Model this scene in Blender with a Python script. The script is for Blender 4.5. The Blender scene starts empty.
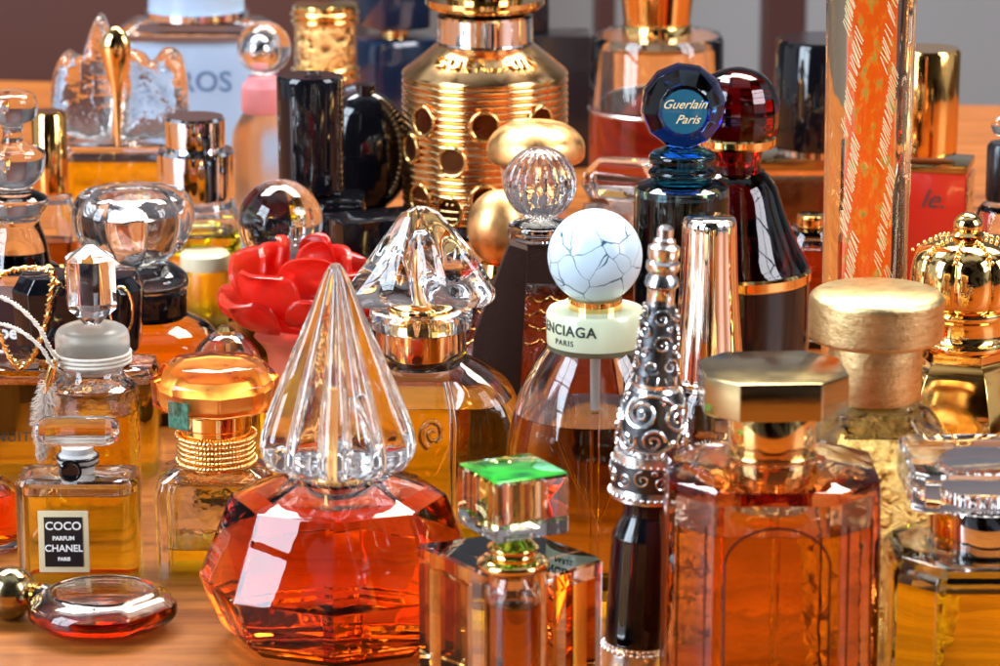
import bpy, bmesh, math, random
from math import sin, cos, tan, atan, pi, radians as R
from mathutils import Vector, Matrix
random.seed(11)
sc = bpy.context.scene
COL = sc.collection
U = 0.01                      # all numbers below are centimetres
H = 30.0; PITCH = R(14); F = 3444.4; D0 = 105.0   # eye height, tilt, lens in picture units, depth of the origin

# ------------------------------------------------------------------ geometry of the view (used only to read sizes)
def ang(py): return PITCH + atan((py - 333) / F)
def zat(py, d): return H - d * tan(ang(py))
def kz(z, d): return (d * cos(PITCH) + (H - z) * sin(PITCH)) / F

# ------------------------------------------------------------------ materials
def nm(name):
    m = bpy.data.materials.new(name); m.use_nodes = True
    nt = m.node_tree; nt.nodes.clear()
    out = nt.nodes.new('ShaderNodeOutputMaterial')
    b = nt.nodes.new('ShaderNodeBsdfPrincipled')
    nt.links.new(b.outputs[0], out.inputs[0])
    return m, nt, b, out
def N(nt, t, **kw):
    n = nt.nodes.new('ShaderNode' + t)
    for k, v in kw.items():
        if k in n.inputs: n.inputs[k].default_value = v
        else: setattr(n, k, v)
    return n
def coords(nt, scale=(1, 1, 1), rot=(0, 0, 0)):
    tc = N(nt, 'TexCoord'); mp = N(nt, 'Mapping')
    mp.inputs['Scale'].default_value = [100 * s for s in scale]
    mp.inputs['Rotation'].default_value = rot
    nt.links.new(tc.outputs['Object'], mp.inputs[0])
    return mp.outputs[0]
def addbump(nt, b, height, strength=.3, dist=.0005):
    bp = N(nt, 'Bump'); bp.inputs['Strength'].default_value = strength; bp.inputs['Distance'].default_value = dist
    nt.links.new(height, bp.inputs['Height']); nt.links.new(bp.outputs[0], b.inputs['Normal'])
def ramp(nt, fac, stops):
    r = N(nt, 'ValToRGB'); e = r.color_ramp.elements
    while len(e) < len(stops): e.new(.5)
    for el, (p, c) in zip(e, stops): el.position = p; el.color = (*c, 1) if len(c) == 3 else c
    nt.links.new(fac, r.inputs[0]); return r.outputs[0]
def noise(nt, co, scale, detail=3, rough=.5, dist=0):
    n = N(nt, 'TexNoise'); n.inputs['Scale'].default_value = scale; n.inputs['Detail'].default_value = detail
    n.inputs['Roughness'].default_value = rough; n.inputs['Distortion'].default_value = dist
    nt.links.new(co, n.inputs['Vector']); return n.outputs[0]
def absorb(nt, out, T, L):
    s = [max(0.0, -math.log(max(t, 1e-3)) / (L * U)) for t in T]
    d = max(s)
    v = N(nt, 'VolumeAbsorption'); v.inputs['Density'].default_value = d
    v.inputs['Color'].default_value = (*[1 - x / d for x in s], 1)
    nt.links.new(v.outputs[0], out.inputs['Volume'])
def glass(name, col=(1, 1, 1), ior=1.5, rough=0.0, T=None, L=2.0, bump=0.0, bscale=.7, bdist=.0006, smudge=0.0):
    m, nt, b, out = nm(name)
    b.inputs['Base Color'].default_value = (*col, 1)
    b.inputs['Transmission Weight'].default_value = 1
    b.inputs['IOR'].default_value = ior
    b.inputs['Roughness'].default_value = rough
    if T: absorb(nt, out, T, L)
    if smudge:
        r = ramp(nt, noise(nt, coords(nt), .9, 7, .7, .5), [(.45, (0, 0, 0)), (.75, (smudge,) * 3)])
        nt.links.new(r, b.inputs['Roughness'])
    if bump: addbump(nt, b, noise(nt, coords(nt), bscale, 3), bump, bdist)
    return m
def metal(name, col, rough=.08, bump=0.0, bscale=2, stretch=(1, 1, 1), dirt=None, dscale=3, dthr=.55, anis=0):
    m, nt, b, out = nm(name)
    b.inputs['Metallic'].default_value = 1
    b.inputs['Base Color'].default_value = (*col, 1)
    b.inputs['Roughness'].default_value = rough
    co = coords(nt, stretch)
    if dirt:
        f = noise(nt, co, dscale, 6, .65)
        c = ramp(nt, f, [(0, col), (dthr, col), (dthr + .06, dirt)])
        nt.links.new(c, b.inputs['Base Color'])
    if rough > .02:
        f2 = noise(nt, co, 1.3, 4)
        mr = N(nt, 'MapRange'); mr.inputs[1].default_value = .3; mr.inputs[2].default_value = .7
        mr.inputs[3].default_value = rough * .6; mr.inputs[4].default_value = rough * 1.5
        nt.links.new(f2, mr.inputs[0]); nt.links.new(mr.outputs[0], b.inputs['Roughness'])
    if bump: addbump(nt, b, noise(nt, co, bscale, 5), bump, .0004)
    return m
def plain(name, col, rough=.3, coat=0, trans=0, sss=0, bump=0, bscale=3, spec=.5):
    m, nt, b, out = nm(name)
    b.inputs['Base Color'].default_value = (*col, 1)
    b.inputs['Roughness'].default_value = rough
    b.inputs['Coat Weight'].default_value = coat
    b.inputs['Transmission Weight'].default_value = trans
    b.inputs['Subsurface Weight'].default_value = sss
    b.inputs['Subsurface Radius'].default_value = (.006, .002, .001)
    b.inputs['Specular IOR Level'].default_value = spec
    if bump: addbump(nt, b, noise(nt, coords(nt), bscale, 4), bump, .0006)
    return m

M = {}
M['clear'] = glass('clear_glass', (1, 1, 1), 1.5, bump=.12, bscale=.5, smudge=.02)
M['crystal'] = glass('lead_crystal', (1, 1, 1), 1.56)
M['crystalbump'] = glass('engraved_crystal', (1, 1, 1), 1.52, bump=.6, bscale=2.2, bdist=.0012)
M['wavy'] = glass('wavy_glass', (.99, 1, 1), 1.5, bump=.5, bscale=1.1, bdist=.0012)
M['frost'] = plain('frosted_glass', (.82, .84, .84), .35, trans=.55, bump=.2)
M['milky'] = glass('milky_ground_glass', (.92, .95, .97), 1.3, .32)
M['pinkglass'] = glass('rosy_glass', (1, 1, 1), 1.5, T=(1, .66, .40), L=3.5, bump=.12, bscale=.6, smudge=.02)
M['plumglass'] = glass('plum_tinted_glass', (1, 1, 1), 1.5, T=(.93, .64, .40), L=1.7, bump=.25, bscale=.8, bdist=.001, smudge=.02)
M['amber'] = glass('amber_perfume', (1, 1, 1), .9, T=(1, .76, .02), L=2.2, bump=.3, bscale=.6, bdist=.001)
M['amberlight'] = glass('golden_perfume', (1, 1, 1), .9, T=(1, .83, .02), L=2.0, bump=.35, bscale=.7, bdist=.0015)
M['amberdeep'] = glass('deep_amber_perfume', (1, 1, 1), .9, T=(.98, .80, .02), L=4.2, bump=.3, bscale=.5, bdist=.002)
M['brownamber'] = glass('brown_amber_perfume', (1, 1, 1), .9, T=(.70, .45, .02), L=3.0, bump=.2, bscale=.5, bdist=.002)
M['brownliq'] = glass('brown_perfume', (1, 1, 1), .9, T=(.50, .14, .01), L=1.3)
M['redliq'] = glass('red_orange_perfume', (1, 1, 1), .9, T=(1, .34, .07), L=4.4, bump=.5, bscale=.45, bdist=.002)
M['orangeliq'] = glass('orange_perfume', (1, 1, 1), .9, T=(1, .15, .002), L=1.5)
M['tangerine'] = glass('tangerine_perfume', (1, 1, 1), .9, T=(1, .66, .01), L=2.0)
M['olive'] = glass('olive_gold_perfume', (1, 1, 1), .9, T=(.95, .76, .03), L=3.4, bump=.3, bscale=.6, bdist=.0015)
M['redbrown'] = glass('cognac_perfume', (1, 1, 1), .9, T=(.62, .10, .02), L=1.5)
M['plumliq'] = glass('plum_perfume', (1, 1, 1), .9, T=(.45, .12, .13), L=3)
M['blueglass'] = glass('cobalt_crystal', (1, 1, 1), 1.52, T=(.04, .16, .55), L=1.3)
M['tealglass'] = glass('dark_teal_glass', (1, 1, 1), 1.5, T=(.02, .16, .26), L=1.6)
M['rubyglass'] = glass('ruby_glass', (1, 1, 1), 1.5, T=(.30, .006, .012), L=1.4)
M['rubydark'] = glass('dark_ruby_glass', (1, .8, .8), 1.5, T=(.18, .012, .012), L=1.8)
M['ambercap'] = glass('amber_crystal', (1, 1, 1), 1.5, T=(1, .66, .25), L=1.6)
M['straw'] = glass('dip_tube_plastic', (.95, .93, .85), 1.2)
M['gold'] = metal('polished_gold', (.93, .60, .22), .07)
M['golddeep'] = metal('deep_gold', (.86, .46, .13), .10)
M['goldsatin'] = metal('satin_gold', (.90, .50, .19), .36)
M['goldpale'] = metal('pale_brushed_gold', (.84, .68, .40), .20, bump=.25, bscale=3, stretch=(.3, .3, 6))
M['goldcap'] = metal('antique_brass', (.46, .36, .18), .15, bump=.1, bscale=2, stretch=(.5, .5, 3))
M['silver'] = metal('silver', (.86, .86, .86), .20)
M['silvermid'] = metal('tarnished_silver', (.42, .41, .42), .30, bump=.4, bscale=4)
M['rosechrome'] = metal('rose_gold_chrome', (.95, .84, .72), .05)
M['chrome'] = metal('chrome', (.90, .92, .95), .03)
M['black'] = plain('black_lacquer', (.004, .004, .006), .06, coat=.15)
M['blacksoft'] = plain('black_plastic', (.012, .010, .012), .22)
M['navy'] = plain('navy_lacquer', (.006, .014, .035), .10, coat=.5)
M['creamlabel'] = plain('cream_gilt_paper', (.62, .54, .34), .35)
M['white'] = plain('white_lettering', (.8, .8, .78), .4)
M['ink'] = plain('dark_lettering', (.03, .035, .03), .4)
M['goldink'] = plain('cream_gold_lettering', (.9, .78, .45), .35)
M['blueink'] = plain('slate_blue_lettering', (.10, .20, .36), .4)
M['cream'] = plain('cream_paint', (.62, .60, .42), .25, coat=.2)
M['palegreen'] = plain('pale_celadon_plastic', (.60, .66, .46), .24, coat=.3, sss=.15)
M['twine'] = plain('white_twine', (.62, .58, .50), .9, bump=.6, bscale=14)
M['fluff'] = plain('fluffy_cotton', (.66, .58, .50), .95)
M['petal'] = None
M['redbox'] = plain('red_lacquer', (.50, .018, .008), .18, coat=.5)
M['darkbrown'] = plain('brown_leather', (.022, .008, .005), .75, bump=.4, bscale=8, spec=.15)
M['pinkcap'] = plain('pink_plastic', (.75, .28, .30), .3, sss=.2)
M['paleblue'] = plain('pale_blue_lacquer', (.36, .50, .68), .25, coat=.3)
M['label'] = plain('black_label', (.008, .008, .010), .35)
M['darkline'] = plain('dark_red_relief', (.13, .018, .008), .2, trans=.4)

def mk_petal():
    m, nt, b, out = nm('red_translucent_resin')
    b.inputs['Base Color'].default_value = (.78, .018, .014, 1)
    b.inputs['Roughness'].default_value = .18
    b.inputs['Transmission Weight'].default_value = .78
    b.inputs['IOR'].default_value = 1.3
    b.inputs['Subsurface Weight'].default_value = .45
    b.inputs['Subsurface Radius'].default_value = (.008, .001, .001)
    b.inputs['Specular IOR Level'].default_value = .3
    addbump(nt, b, noise(nt, coords(nt, (1, 1, .3)), 2.2, 5, .6), .25, .0006)
    c = ramp(nt, noise(nt, coords(nt), .7, 3), [(.3, (.80, .02, .012)), (.7, (1.0, .11, .06))])
    nt.links.new(c, b.inputs['Base Color']); return m
M['petal'] = mk_petal()

def mk_wood():
    m, nt, b, out = nm('orange_oak_wood')
    co = coords(nt, (.035, .55, .5), (0, 0, R(6)))
    n1 = noise(nt, co, 2.2, 6, .6, .6)
    co2 = coords(nt, (.12, 3.0, 1), (0, 0, R(6)))
    n2 = noise(nt, co2, 3.0, 4, .6)
    mx = N(nt, 'Math', operation='MULTIPLY_ADD'); mx.inputs[1].default_value = .35
    nt.links.new(n2, mx.inputs[0]); nt.links.new(n1, mx.inputs[2])
    c = ramp(nt, mx.outputs[0], [(.40, (.045, .011, .002)), (.54, (.14, .038, .005)), (.62, (.19, .056, .008)), (.80, (.28, .092, .015))])
    nt.links.new(c, b.inputs['Base Color'])
    b.inputs['Roughness'].default_value = .38; b.inputs['Specular IOR Level'].default_value = .3; b.inputs['Coat Weight'].default_value = .06; b.inputs['Coat Roughness'].default_value = .12
    sp = ramp(nt, noise(nt, coords(nt, (.5, 9, 1), (0, 0, R(6))), 4, 3, .6), [(.30, (.35, .3, .28)), (.42, (1, 1, 1))])
    ml = N(nt, 'Mix', data_type='RGBA', blend_type='MULTIPLY'); ml.inputs['Factor'].default_value = 1
    nt.links.new(c, ml.inputs['A']); nt.links.new(sp, ml.inputs['B']); nt.links.new(ml.outputs['Result'], b.inputs['Base Color'])
    addbump(nt, b, mx.outputs[0], .12, .0005); return m
M['wood'] = mk_wood()

def mk_crackle():
    m, nt, b, out = nm('crackled_pale_blue_glaze')
    co = coords(nt)
    nz = N(nt, 'TexNoise'); nz.inputs['Scale'].default_value = 1.2; nt.links.new(co, nz.inputs['Vector'])
    ad = N(nt, 'VectorMath', operation='MULTIPLY_ADD'); ad.inputs[1].default_value = (.5, .5, .5)
    nt.links.new(nz.outputs[1], ad.inputs[0]); nt.links.new(co, ad.inputs[2])
    def lines(scale, w):
        v = N(nt, 'TexVoronoi', feature='DISTANCE_TO_EDGE'); v.inputs['Scale'].default_value = scale
        nt.links.new(ad.outputs[0], v.inputs['Vector'])
        wv = N(nt, 'MapRange'); wv.inputs[1].default_value = .35; wv.inputs[2].default_value = .65; wv.inputs[3].default_value = .55; wv.inputs[4].default_value = 2.2
        nt.links.new(noise(nt, co, 1.7, 3), wv.inputs[0])
        ds = N(nt, 'Math', operation='MULTIPLY'); nt.links.new(v.outputs['Distance'], ds.inputs[0]); nt.links.new(wv.outputs[0], ds.inputs[1])
        return v.outputs['Distance'], ramp(nt, ds.outputs[0], [(0, (0, 0, 0)), (w, (0, 0, 0)), (w * 1.9, (1, 1, 1))])
    d1, l1 = lines(1.35, .011)
    c = N(nt, 'Mix', data_type='RGBA'); c.inputs['A'].default_value = (.03, .10, .14, 1); c.inputs['B'].default_value = (.54, .69, .80, 1)
    nt.links.new(l1, c.inputs['Factor']); nt.links.new(c.outputs['Result'], b.inputs['Base Color'])
    b.inputs['Roughness'].default_value = .30; b.inputs['Subsurface Weight'].default_value = .25
    b.inputs['Subsurface Radius'].default_value = (.003, .004, .005); b.inputs['Coat Weight'].default_value = .15
    addbump(nt, b, l1, .4, .0003); return m
M['crackle'] = mk_crackle()

def mk_leafglass():
    m, nt, b, out = nm('gold_leaf_flakes')
    b.inputs['Metallic'].default_value = 1; b.inputs['Roughness'].default_value = .22
    b.inputs['Coat Weight'].default_value = 1; b.inputs['Coat Roughness'].default_value = .02
    co = coords(nt)
    f = noise(nt, co, 2.6, 9, .72, .8)
    c = ramp(nt, f, [(.36, (.05, .016, .004)), (.435, (.55, .24, .04)), (.47, (1, .66, .18)), (.8, (1.0, .84, .38))])
    nt.links.new(c, b.inputs['Base Color']); addbump(nt, b, f, 1, .0018); return m
M['leaf'] = mk_leafglass()

def mk_goldfoilcap():
    m, nt, b, out = nm('worn_gold_foil')
    b.inputs['Metallic'].default_value = 1; b.inputs['Roughness'].default_value = .30
    f = noise(nt, coords(nt, (1, 1, 4)), 1.6, 9, .75)
    g = noise(nt, coords(nt), 5, 6, .7)
    c = ramp(nt, f, [(.32, (.30, .16, .05)), (.43, (.66, .46, .20)), (.58, (.80, .60, .30)), (.75, (.90, .74, .42))])
    nt.links.new(c, b.inputs['Base Color'])
    addbump(nt, b, g, .5, .0006); return m
M['foil'] = mk_goldfoilcap()

def mk_engraved(name, base, scale=3.0, dark=(.05, .02, .01), st=.9, metallic=1, T=None):
    m, nt, b, out = nm(name)
    b.inputs['Metallic'].default_value = metallic; b.inputs['Roughness'].default_value = .14
    co = coords(nt)
    v = N(nt, 'TexVoronoi', feature='SMOOTH_F1'); v.inputs['Scale'].default_value = scale
    nt.links.new(co, v.inputs['Vector'])
    w = noise(nt, co, scale * 1.4, 4, .6, 1.5)
    mx = N(nt, 'Math', operation='MULTIPLY'); nt.links.new(v.outputs['Distance'], mx.inputs[0]); nt.links.new(w, mx.inputs[1])
    c = ramp(nt, mx.outputs[0], [(.06, dark), (.18, base), (1, base)])  # shade of the engraved recesses painted into the colour by relief height
    nt.links.new(c, b.inputs['Base Color']); addbump(nt, b, mx.outputs[0], st, .0025)
    if metallic == 0:
        b.inputs['Transmission Weight'].default_value = 1; b.inputs['Roughness'].default_value = .03
        nt.links.remove(b.inputs['Base Color'].links[0]); b.inputs['Base Color'].default_value = (*base, 1)
        if T: absorb(nt, out, T, 2.5)
    return m
M['goldengraved'] = mk_engraved('engraved_gold', (.93, .60, .22))
M['silverdark'] = metal('oxidised_silver', (.09, .09, .095), .35, bump=.6, bscale=5)
M['goldrib'] = metal('rose_gold_ribbed_metal', (.93, .56, .25), .17)
def mk_orange_strip():
    m, nt, b, out = nm('added_orange_strip'); b.inputs['Roughness'].default_value = .35
    c = ramp(nt, noise(nt, coords(nt, (1, 1, .35)), 5, 3, .6), [(.50, (1.0, .15, .006)), (.60, (.95, .30, .03)), (.66, (.55, .42, .10))])
    nt.links.new(c, b.inputs['Base Color']); return m
M['orangestrip'] = mk_orange_strip()
M['paleliq'] = glass('pale_perfume', (1, 1, 1), .9, T=(1, .86, .55), L=2)
M['cloudyorange'] = plain('tangerine_liquid', (1.0, .20, .004), .2, trans=.3, sss=.5)
M['etchball'] = mk_engraved('etched_crystal', (.97, .97, 1), 2.4, metallic=0, st=.8)
M['etchamber'] = mk_engraved('etched_amber_glass', (1, .75, .5), 1.8, metallic=0, st=.6, T=(.42, .18, .05))
M['doveglass'] = glass('satin_moulded_glass', (1, .98, .95), 1.48, .06, bump=.8, bscale=1.0, bdist=.002)

def mk_green():
    m, nt, b, out = nm('emerald_painted_reflection')
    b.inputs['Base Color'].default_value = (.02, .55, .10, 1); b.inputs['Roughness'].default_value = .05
    c = ramp(nt, noise(nt, coords(nt, (1, 1, 1)), .8, 2), [(.34, (.002, .06, .015)), (.47, (.01, .40, .03)), (.55, (.05, .85, .06)), (.68, (.01, .22, .06))])  # dark and bright greens painted in as mirrored reflections
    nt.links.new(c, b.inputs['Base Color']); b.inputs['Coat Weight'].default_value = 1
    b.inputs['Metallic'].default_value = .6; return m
M['green'] = mk_green()
def mk_malachite():
    m, nt, b, out = nm('malachite_plaque')
    c = ramp(nt, noise(nt, coords(nt), 6, 5, .7), [(.35, (.01, .07, .045)), (.65, (.07, .22, .14))])
    nt.links.new(c, b.inputs['Base Color']); b.inputs['Roughness'].default_value = .2; return m
M['malachite'] = mk_malachite()

# ------------------------------------------------------------------ mesh helpers (cm in, metres out)
def finish(name, bm, mat, parent, smooth=32, bev=0.0, seg=2, loc=None):
    if bev:
        bm.normal_update()
        ed = [e for e in bm.edges if len(e.link_faces) == 2 and e.calc_face_angle(0) > .35]
        bmesh.ops.bevel(bm, geom=ed, offset=bev, segments=seg, affect='EDGES', clamp_overlap=True, profile=.6)
    me = bpy.data.meshes.new(name)
    for v in bm.verts: v.co *= U
    bm.to_mesh(me); bm.free()
    if smooth is not None:
        me.polygons.foreach_set('use_smooth', [True] * len(me.polygons))
        me.set_sharp_from_angle(angle=R(smooth))
    me.materials.append(mat)
    o = bpy.data.objects.new(name, me); COL.objects.link(o)
    if parent: o.parent = parent
    if loc: o.location = [c * U for c in loc]
    return o
def rings_bm(rings, flip=False, bm=None, closed=True, cap=True):
    nb = bmesh.new()
    vs = [[nb.verts.new(p) for p in r] for r in rings]
    n = len(rings[0])
    for a, b in zip(vs, vs[1:]):
        for i in range(n):
            j = (i + 1) % n
            nb.faces.new((a[i], a[j], b[j], b[i]))
    if cap:
        nb.faces.new(vs[0][::-1]); nb.faces.new(vs[-1])
    else:
        for i in range(n):
            j = (i + 1) % n
            nb.faces.new((vs[-1][i], vs[-1][j], vs[0][j], vs[0][i]))
    bmesh.ops.remove_doubles(nb, verts=nb.verts, dist=1e-4)
    bmesh.ops.recalc_face_normals(nb, faces=nb.faces)
    if flip: bmesh.ops.reverse_faces(nb, faces=nb.faces)
    if bm is None: return nb
    me = bpy.data.meshes.new('t'); nb.to_mesh(me); nb.free(); bm.from_mesh(me); bpy.data.meshes.remove(me)
    return bm
# cross sections: f(rx, ry) -> list of (x, y)
def circ(n=72):
    return lambda a, b: [(a * sin(2 * pi * i / n), -b * cos(2 * pi * i / n)) for i in range(n)]
def ngon(n, rot=0.0, apo=False):
    k = 1 / cos(pi / n) if apo else 1
    return lambda a, b: [(k * a * sin(2 * pi * i / n + rot), -k * b * cos(2 * pi * i / n + rot)) for i in range(n)]
def flute(l, depth, n=None, sharp=1.0, rot=0):
    n = n or l * 10
    def f(a, b):
        o = []
        for i in range(n):
            t = 2 * pi * i / n
            w = abs(cos(l * (t + rot) / 2)) ** sharp
            s = 1 - depth * (1 - w)
            o.append((a * s * sin(t), -b * s * cos(t)))
        return o
    return f
def crect(c):
    def f(a, b):
        k = min(c, a * .48, b * .48)
        return [(-a + k, -b), (a - k, -b), (a, -b + k), (a, b - k), (a - k, b), (-a + k, b), (-a, b - k), (-a, -b + k)]
    return f
def rrect(r, m=5):
    def f(a, b):
        k = min(r, a * .95, b * .95); o = []
        for cx, cy, t0 in ((a - k, -b + k, -pi / 2), (a - k, b - k, 0), (-a + k, b - k, pi / 2), (-a + k, -b + k, pi)):
            for i in range(m):
                t = t0 + (pi / 2) * i / (m - 1)
                o.append((cx + k * cos(t), cy + k * sin(t)))
        return o
    return f
def smoothprof(p, sub=6):
    if None in p[0]: return [p[0]] + smoothprof(p[1:], sub)
    out = []
    n = len(p)
    for i in range(n - 1):
        p0 = p[max(i - 1, 0)]; p1 = p[i]; p2 = p[i + 1]; p3 = p[min(i + 2, n - 1)]
        for s in range(sub):
            t = s / sub
            out.append(tuple(.5 * (2 * b + (c - a) * t + (2 * a - 5 * b + 4 * c - d) * t * t + (-a + 3 * b - 3 * c + d) * t ** 3)
                             for a, b, c, d in zip(p0, p1, p2, p3)))
    out.append(p[-1]); return out
def roundends(prof, e):
    return prof
def secs(prof, shape, xy=(0, 0), rotz=0.0):
    rs = []
    c, s = cos(rotz), sin(rotz)
    for z, a, b in prof:
        rs.append([(x * c - y * s + xy[0], x * s + y * c + xy[1], z) for x, y in shape(max(a, .004), max(b, .004))])
    return rs
def interp(prof, z):
    for p, q in zip(prof, prof[1:]):
        lo, hi = (p, q) if p[0] <= q[0] else (q, p)
        if lo[0] <= z <= hi[0] and hi[0] > lo[0]:
            t = (z - lo[0]) / (hi[0] - lo[0])
            return (z, lo[1] + t * (hi[1] - lo[1]), lo[2] + t * (hi[2] - lo[2]))
    return min(prof, key=lambda s: abs(s[0] - z))[:3]
def tube_bm(pts, r, n=8, bm=None, closed=False, rf=None):
    bm = bm or bmesh.new()
    P = [Vector(p) for p in pts]; m = len(P)
    up = Vector((0, 0, 1)); prev = None; rg = []
    for i in range(m):
        if closed: t = P[(i + 1) % m] - P[i - 1]
        else: t = P[min(i + 1, m - 1)] - P[max(i - 1, 0)]
        t.normalize()
        if prev is None:
            a = t.orthogonal().normalized()
        else:
            a = (prev - t * prev.dot(t)).normalized()
        prev = a; b = t.cross(a)
        rr = r * (rf(i / (m - 1)) if rf else 1)
        rg.append([P[i] + (a * cos(2 * pi * k / n) + b * sin(2 * pi * k / n)) * rr for k in range(n)])
    vs = [[bm.verts.new(p) for p in q] for q in rg]
    last = m if closed else m - 1
    for i in range(last):
        A = vs[i]; B = vs[(i + 1) % m]
        for k in range(n):
            l = (k + 1) % n
            bm.faces.new((A[k], A[l], B[l], B[k]))
    if not closed:
        bm.faces.new(vs[0][::-1]); bm.faces.new(vs[-1])
    return bm
def text_verts(s, size, shear=0, ext=.012, space=1.0, bold=0):
    cu = bpy.data.curves.new('t', 'FONT'); cu.body = s; cu.size = size; cu.align_x = 'CENTER'; cu.align_y = 'CENTER'
    cu.shear = shear; cu.extrude = ext; cu.space_character = space; cu.resolution_u = 4; cu.offset = bold
    o = bpy.data.objects.new('t', cu); COL.objects.link(o)
    bpy.context.view_layer.update()
    me = bpy.data.meshes.new_from_object(o.evaluated_get(bpy.context.evaluated_depsgraph_get()))
    bpy.data.objects.remove(o); bpy.data.curves.remove(cu)
    bm = bmesh.new(); bm.from_mesh(me); bpy.data.meshes.remove(me)
    return bm
def text_on(fn, name, s, size, mat, parent, **kw):
    """fn maps (x, y, depth) of the flat letters to a point on the surface"""
    bm = text_verts(s, size, **kw)
    for v in bm.verts: v.co = Vector(fn(v.co.x, v.co.y, v.co.z))
    return finish(name, bm, mat, parent, smooth=None)

class Item:
    def __init__(s, name, label, cat, cx, py, d, rot=0, group=None):
        s.d = d; s.cx = cx; z = zat(py, d)
        s.X = (cx - 500) * kz(z, d)
        e = bpy.data.objects.new(name, None); COL.objects.link(e)
        e.empty_display_size = .01
        e.location = (s.X * U, (d - D0) * U, 0); e.rotation_euler = (0, 0, R(rot))
        e['label'] = label; e['category'] = cat
        if group: e['group'] = group
        s.e = e
    def z(s, py): return zat(py, s.d)
    def k(s, py): return kz(s.z(py), s.d)
    def prof(s, pts, q=1.0):
        o = []
        for p in pts:
            z = s.z(p[1]) if p[1] is not None else 0.0
            r = p[0] * kz(z, s.d)
            rb = p[2] if len(p) > 2 else r * q
            o.append((z, r, rb))
        return o
    def loft(s, name, mat, pts, shape=None, q=1.0, smooth=32, bev=0, sub=0, xy=(0, 0), rotz=0, parent=None, edge=0):
        pr = s.prof(pts, q)
        if sub: pr = smoothprof(pr, sub)
        if edge:
            a, b = pr[0], pr[-1]; up = 1 if b[0] > a[0] else -1
            pr = [(a[0], a[1] - edge, a[2] - edge), (a[0] + up * edge * .3, a[1] - edge * .3, a[2] - edge * .3), (a[0] + up * edge, a[1], a[2])] + pr[1:-1] + \
                 [(b[0] - up * edge, b[1], b[2]), (b[0] - up * edge * .3, b[1] - edge * .3, b[2] - edge * .3), (b[0], b[1] - edge, b[2] - edge)]
        return finish(name, rings_bm(secs(pr, shape or circ(), xy, rotz)), mat, parent or s.e, smooth, bev)
    def vessel(s, pts, level, liq, gl=None, wall=.28, floor=.5, ctop=None, shape=None, q=1.0, sub=0, bev=0, smooth=32, rotz=0, parent=None, ishape=None, name='body'):
        """thick-walled bottle: glass with an air space above the liquid and the liquid itself"""
        pr = s.prof(pts, q)
        if sub: pr = smoothprof(pr, sub)
        pr = sorted(pr, key=lambda t: t[0])
        shape = shape or circ(); ish = ishape or shape
        bm = rings_bm(secs(pr, shape, rotz=rotz))
        if bev:
            bm.normal_update()
            ed = [e for e in bm.edges if len(e.link_faces) == 2 and e.calc_face_angle(0) > .35]
            bmesh.ops.bevel(bm, geom=ed, offset=bev, segments=2, affect='EDGES', clamp_overlap=True, profile=.6)
        z0 = pr[0][0] + floor; z1 = s.z(ctop) if ctop else pr[-1][0] - .25
        zl = s.z(level) if level else None
        def inner(za, zb):
            zs = [za] + [p[0] for p in pr if za + .02 < p[0] < zb - .02] + [zb]
            o = []
            for z in zs:
                _, a, b = interp(pr, z)
                o.append((z, max(a - wall, .05), max(b - wall, .05)))
            e = min(.12, (zb - za) * .2)
            a0 = o[0]; r0 = min(.15, a0[1] * .5, a0[2] * .5)
            o = [(a0[0], a0[1] - r0, a0[2] - r0), (a0[0] + e * .3, a0[1] - r0 * .3, a0[2] - r0 * .3), (a0[0] + e, a0[1], a0[2])] + o[1:]
            return o
        if zl is None or zl > z1: zl = z1 - .3
        if zl < z1 - .05:
            cav = inner(z0, z1); cav = [(z, a, b) for z, a, b in cav if z > zl + .02]
            _, a, b = interp(pr, zl + .015)
            cav = [(zl + .015, a - wall, b - wall)] + cav
            bm = rings_bm(secs(cav, ish, rotz=rotz), flip=True, bm=bm)
        body = finish(name, bm, gl or M['clear'], parent or s.e, smooth)
        if liq:
            lp = inner(z0, zl)
            lo = finish('liquid', rings_bm(secs(lp, ish, rotz=rotz)), liq, body, smooth)
        return body
    def ball(s, name, mat, px, py, r, rz=None, ry=None, dy=0, parent=None, shape=None, n=24):
        z = s.z(py); k = kz(z, s.d); a = r * k; c = (rz or r) * k; b = (ry or r) * k
        pr = [(z - c * cos(pi * i / n), a * sin(pi * i / n), b * sin(pi * i / n)) for i in range(n + 1)]
        dx = (px - s.cx) * k
        return finish(name, rings_bm(secs(pr, shape or circ(48), (dx, dy))), mat, parent or s.e, 40)
    def ring(s, name, mat, py, r, t, n=72, parent=None, q=1.0):
        z = s.z(py); k = kz(z, s.d)
        bm = tube_bm([(r * k * sin(2 * pi * i / n), -r * k * q * cos(2 * pi * i / n), z) for i in range(n)], t, 10, closed=True)
        return finish(name, bm, mat, parent or s.e, 60)
    def wrap(s, name, txt, size, mat, py, Rcm, a0=0.0, parent=None, **kw):
        z = s.z(py)
        return text_on(lambda x, y, w: ((Rcm + w) * sin(x / Rcm + a0), -(Rcm + w) * cos(x / Rcm + a0), z + y), name, txt, size, mat, parent or s.e, **kw)
    def flat(s, name, txt, size, mat, dx, py, yf, parent=None, **kw):
        z = s.z(py)
        return text_on(lambda x, y, w: (dx + x, yf - w, z + y), name, txt, size, mat, parent or s.e, **kw)
    def boxpart(s, name, mat, x0, x1, y0, y1, z0, z1, bev=.03, parent=None):
        bm = bmesh.new(); bmesh.ops.create_cube(bm, size=1)
        for v in bm.verts:
            v.co = Vector((x0 + (v.co.x + .5) * (x1 - x0), y0 + (v.co.y + .5) * (y1 - y0), z0 + (v.co.z + .5) * (z1 - z0)))
        return finish(name, bm, mat, parent or s.e, 32, bev)

BP = 'perfume bottle'
#EOF-HEAD
WORLD = 0.68
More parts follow.
